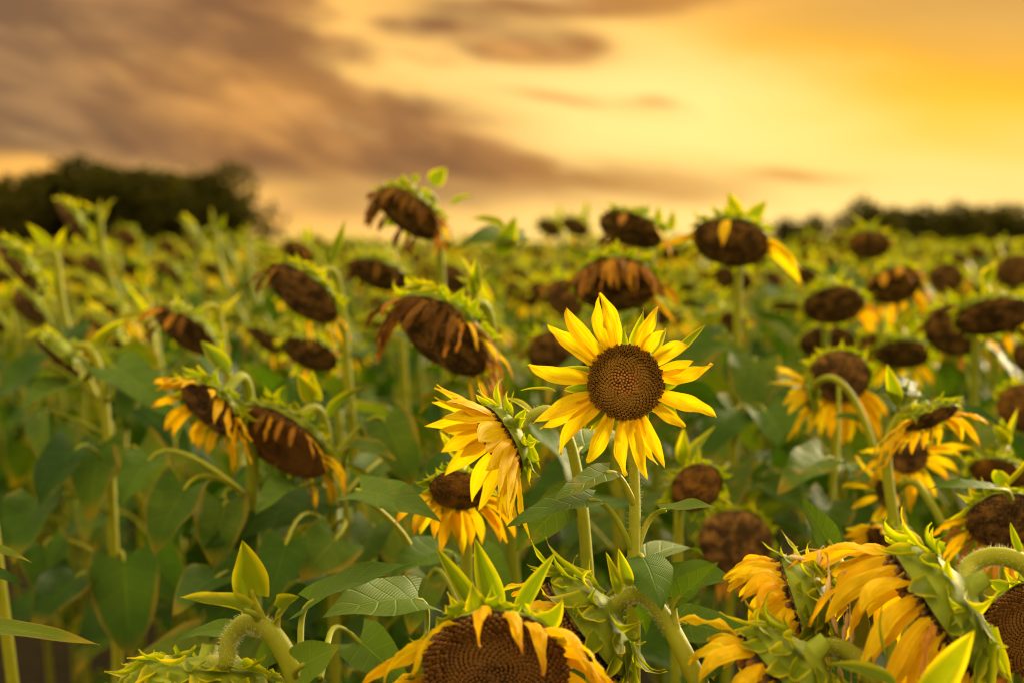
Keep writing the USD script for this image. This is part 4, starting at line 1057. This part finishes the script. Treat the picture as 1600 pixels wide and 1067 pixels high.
def fill_rows():
    rng = np.random.default_rng(2024)
    heights = [1.47, 1.40, 1.52, 1.36, 1.44, 1.50, 1.38, 1.46]
    protos = [field_variant(100 + k, h) for k, h in enumerate(heights)]
    spots = []
    y = 2.45
    while y < 16.5:
        half = y * 0.40 + 0.5
        x = -half + rng.uniform(0, .4)
        while x < half:
            px, py = x + rng.uniform(-.12, .12), y + rng.uniform(-.14, .14)
            spots.append((px, py))
            x += rng.uniform(.36, .52) * (1 if y < 9 else 1.1)
        y += .50 if y < 9 else .68
    first = [True] * len(protos)
    n = 0
    far_extra = []
    said = set()
    REFS = [(977, 597, 'sharp open yellow flower'), (690, 528, 'long tilted withered head'), (470, 462, 'dark oval face'), (440, 690, 'broad brown head'), (962, 448, 'wide withered head'), (1142, 382, 'tall crowned head'), (1303, 480, 'head with one orange tuft'),
            (1398, 448, 'striped brown head'), (1552, 498, 'wide flat dark head'), (638, 336, 'tallest head'), (985, 362, 'head with two upright leaves'), (1312, 590, 'face crossed by a stem'), (288, 520, 'dark tilted head'), (30, 422, 'head on a bright leaning stem'), (1358, 385, 'head under the highest tree')]
    for (x, y) in spots:
        k = int(rng.integers(len(protos)))
        s = rng.uniform(.94, 1.03) if y < 6 else (rng.uniform(.95, 1.07) if rng.uniform() < .8 else rng.uniform(1.06, 1.15))
        rz = -rng.normal(28, 16)
        if y < 3.7:
            u, v, d = pix((x, y, 1.4))
            s = (CAM_Z - (rng.uniform(430, 545) - 382) * d / FPX) / heights[k]
        done = False
        for _ in range(4):
            u, v, d = pix((x, y - 0.12 * s, (heights[k] - .06) * s))
            if not any(d < hd + 0.25 and abs(u - hu) < hr + 170 / d and abs(v - hv) < hr * .8 + 150 / d for hu, hv, hd, hr in HEAD_SPOTS):
                done = True
                break
            s *= rng.uniform(.93, .98) if y > 3.7 else rng.uniform(.95, 1.03)
        if not done or (d < 3.7 and v > 600):
            continue
        if n >= 296:
            far_extra.append((x, y)); continue
        n += 1
        lab = ('nodding sunflower of the nearer blurred rows behind the sharp flowers', 'nodding sunflowers in the nearer rows') if d < 7 else ('nodding sunflower of the small blurred rows towards the horizon', 'nodding sunflowers towards the horizon')
        if d < 5.5:
            best = min(REFS, key=lambda r: math.hypot(u - r[0], v - r[1]))
            du, dv = u - best[0], v - best[1]
            if math.hypot(du, dv) < 150:
                way = ('above' if dv < 0 else 'below') if abs(dv) > abs(du) else ('left of' if du < 0 else 'right of')
                if (best[2], way) not in said:
                    said.add((best[2], way))
                    lab = ('blurred nodding sunflower behind and %s the %s' % (way, best[2]), lab[1])
        if first[k]:
            first[k] = False
            place(protos[k], x, y, rz, s)
            tag(stage.GetPrimAtPath(protos[k]), lab[0], 'sunflower', lab[1])
        else:
            r = thing('field_sunflower', (x, y, 0), rz, s, label=lab[0], cat='sunflower', group=lab[1])
            pr = stage.GetPrimAtPath(r)
            pr.GetReferences().AddInternalReference(protos[k])
            pr.SetInstanceable(True)
    print('field sunflowers', n)
    # beyond: the rest of the field as one mass
    pi = UsdGeom.PointInstancer.Define(stage, '/World/far_sunflower_field')
    tag(pi.GetPrim(), 'far rows of sunflowers merging into one green and brown band at the horizon', 'sunflower field', None, 'stuff')
    paths = []
    for k in range(4):
        q = '/World/far_sunflower_field/plant_kind' + ('' if k == 0 else '_%03d' % k)
        UsdGeom.Xform.Define(stage, q)
        h = [1.50, 1.43, 1.55, 1.47][k]
        r2 = np.random.default_rng(300 + k)
        D, t = r2.uniform(.11, .15), r2.uniform(-70, -35)
        c = np.array([0, -.05, h - D * .35])
        fx, fy, fn = face_frame(0, t)
        pts = stem_path(c, fn, D / 2, .45, .15, r2, .18, .10)
        mesh(q, 'stem', tube(pts[::4], [.010, .014], 5), M['stem'])
        mesh(q, 'seed_disc', disc_mesh(c, fx, fy, fn, D / 2, .15, 2, 10, r2), M['disc'])
        bl = []
        for b in range(16):
            th = b / 16 * 6.283; rad = fx * math.cos(th) + fy * math.sin(th)
            bl.append(blade(c + rad * D * .48 - fn * D * .18, rad - fn * r2.uniform(-.2, .6), fn, D * r2.uniform(.25, .4), D * .2, prof_bract, r2, ns=2, nw=2))
        mesh(q, 'bracts', join(bl + [receptacle(c, fx, fy, fn, D / 2, .45, .01, 10)]), M['bract'])
        if k % 2:
            mesh(q, 'petals', join([blade(c + (fx * math.cos(a) + fy * math.sin(a)) * D * .48, (fx * math.cos(a) + fy * math.sin(a)), fn, D * .5, D * .16, prof_petal, r2, droop=1.5, ns=3, nw=2) for a in r2.uniform(3.2, 6.3, 6)]), M['petal_wilt'])
        lv, az = [], r2.uniform(0, 6)
        for b in range(8):
            az += 2.4; z = h - .15 - b * .11; L = .2 * r2.uniform(.8, 1.2)
            out = np.array([math.cos(az), math.sin(az), 0])
            b0 = np.array([pts[-1][0], pts[-1][1], z]) * [1, 1, 1] + out * .09
            lv.append(leaf_blade(b0, b0 + out * L * .7 - UP * L * r2.uniform(.1, .8), UP + out * .4, L * .85, r2, ns=3, nw=2))
        mesh(q, 'leaves', join(lv), M['leaf'])
        paths.append(Sdf.Path(q))
    pos, rots, sc, idx = [], [], [], []
    def add(x, y):
        s = rng.uniform(.92, 1.12)
        pos.append((x, y, 0)); a = math.radians(-rng.normal(28, 16)); rots.append(Gf.Quath(math.cos(a / 2), 0, 0, math.sin(a / 2))); sc.append((s, s, s)); idx.append(int(rng.integers(4)))
    for x, y in far_extra:
        add(x, y)
    for y0, y1, dens in ((16.5, 26, 2.3), (26, 45, 1.3), (45, 90, .5), (90, 160, .12)):
        cnt = int(dens * (y1 ** 2 - y0 ** 2) / 2 * .84)
        for _ in range(cnt):
            y = math.sqrt(rng.uniform(y0 ** 2, y1 ** 2)); add(rng.uniform(-.42, .42) * y, y)
    pi.CreatePrototypesRel().SetTargets(paths)
    pi.CreateProtoIndicesAttr(Vt.IntArray(idx))
    pi.CreatePositionsAttr(Vt.Vec3fArray([Gf.Vec3f(*p) for p in pos]))
    pi.CreateOrientationsAttr(Vt.QuathArray(rots))
    pi.CreateScalesAttr(Vt.Vec3fArray([Gf.Vec3f(*s) for s in sc]))
    print('far', len(pos))


fill_rows()
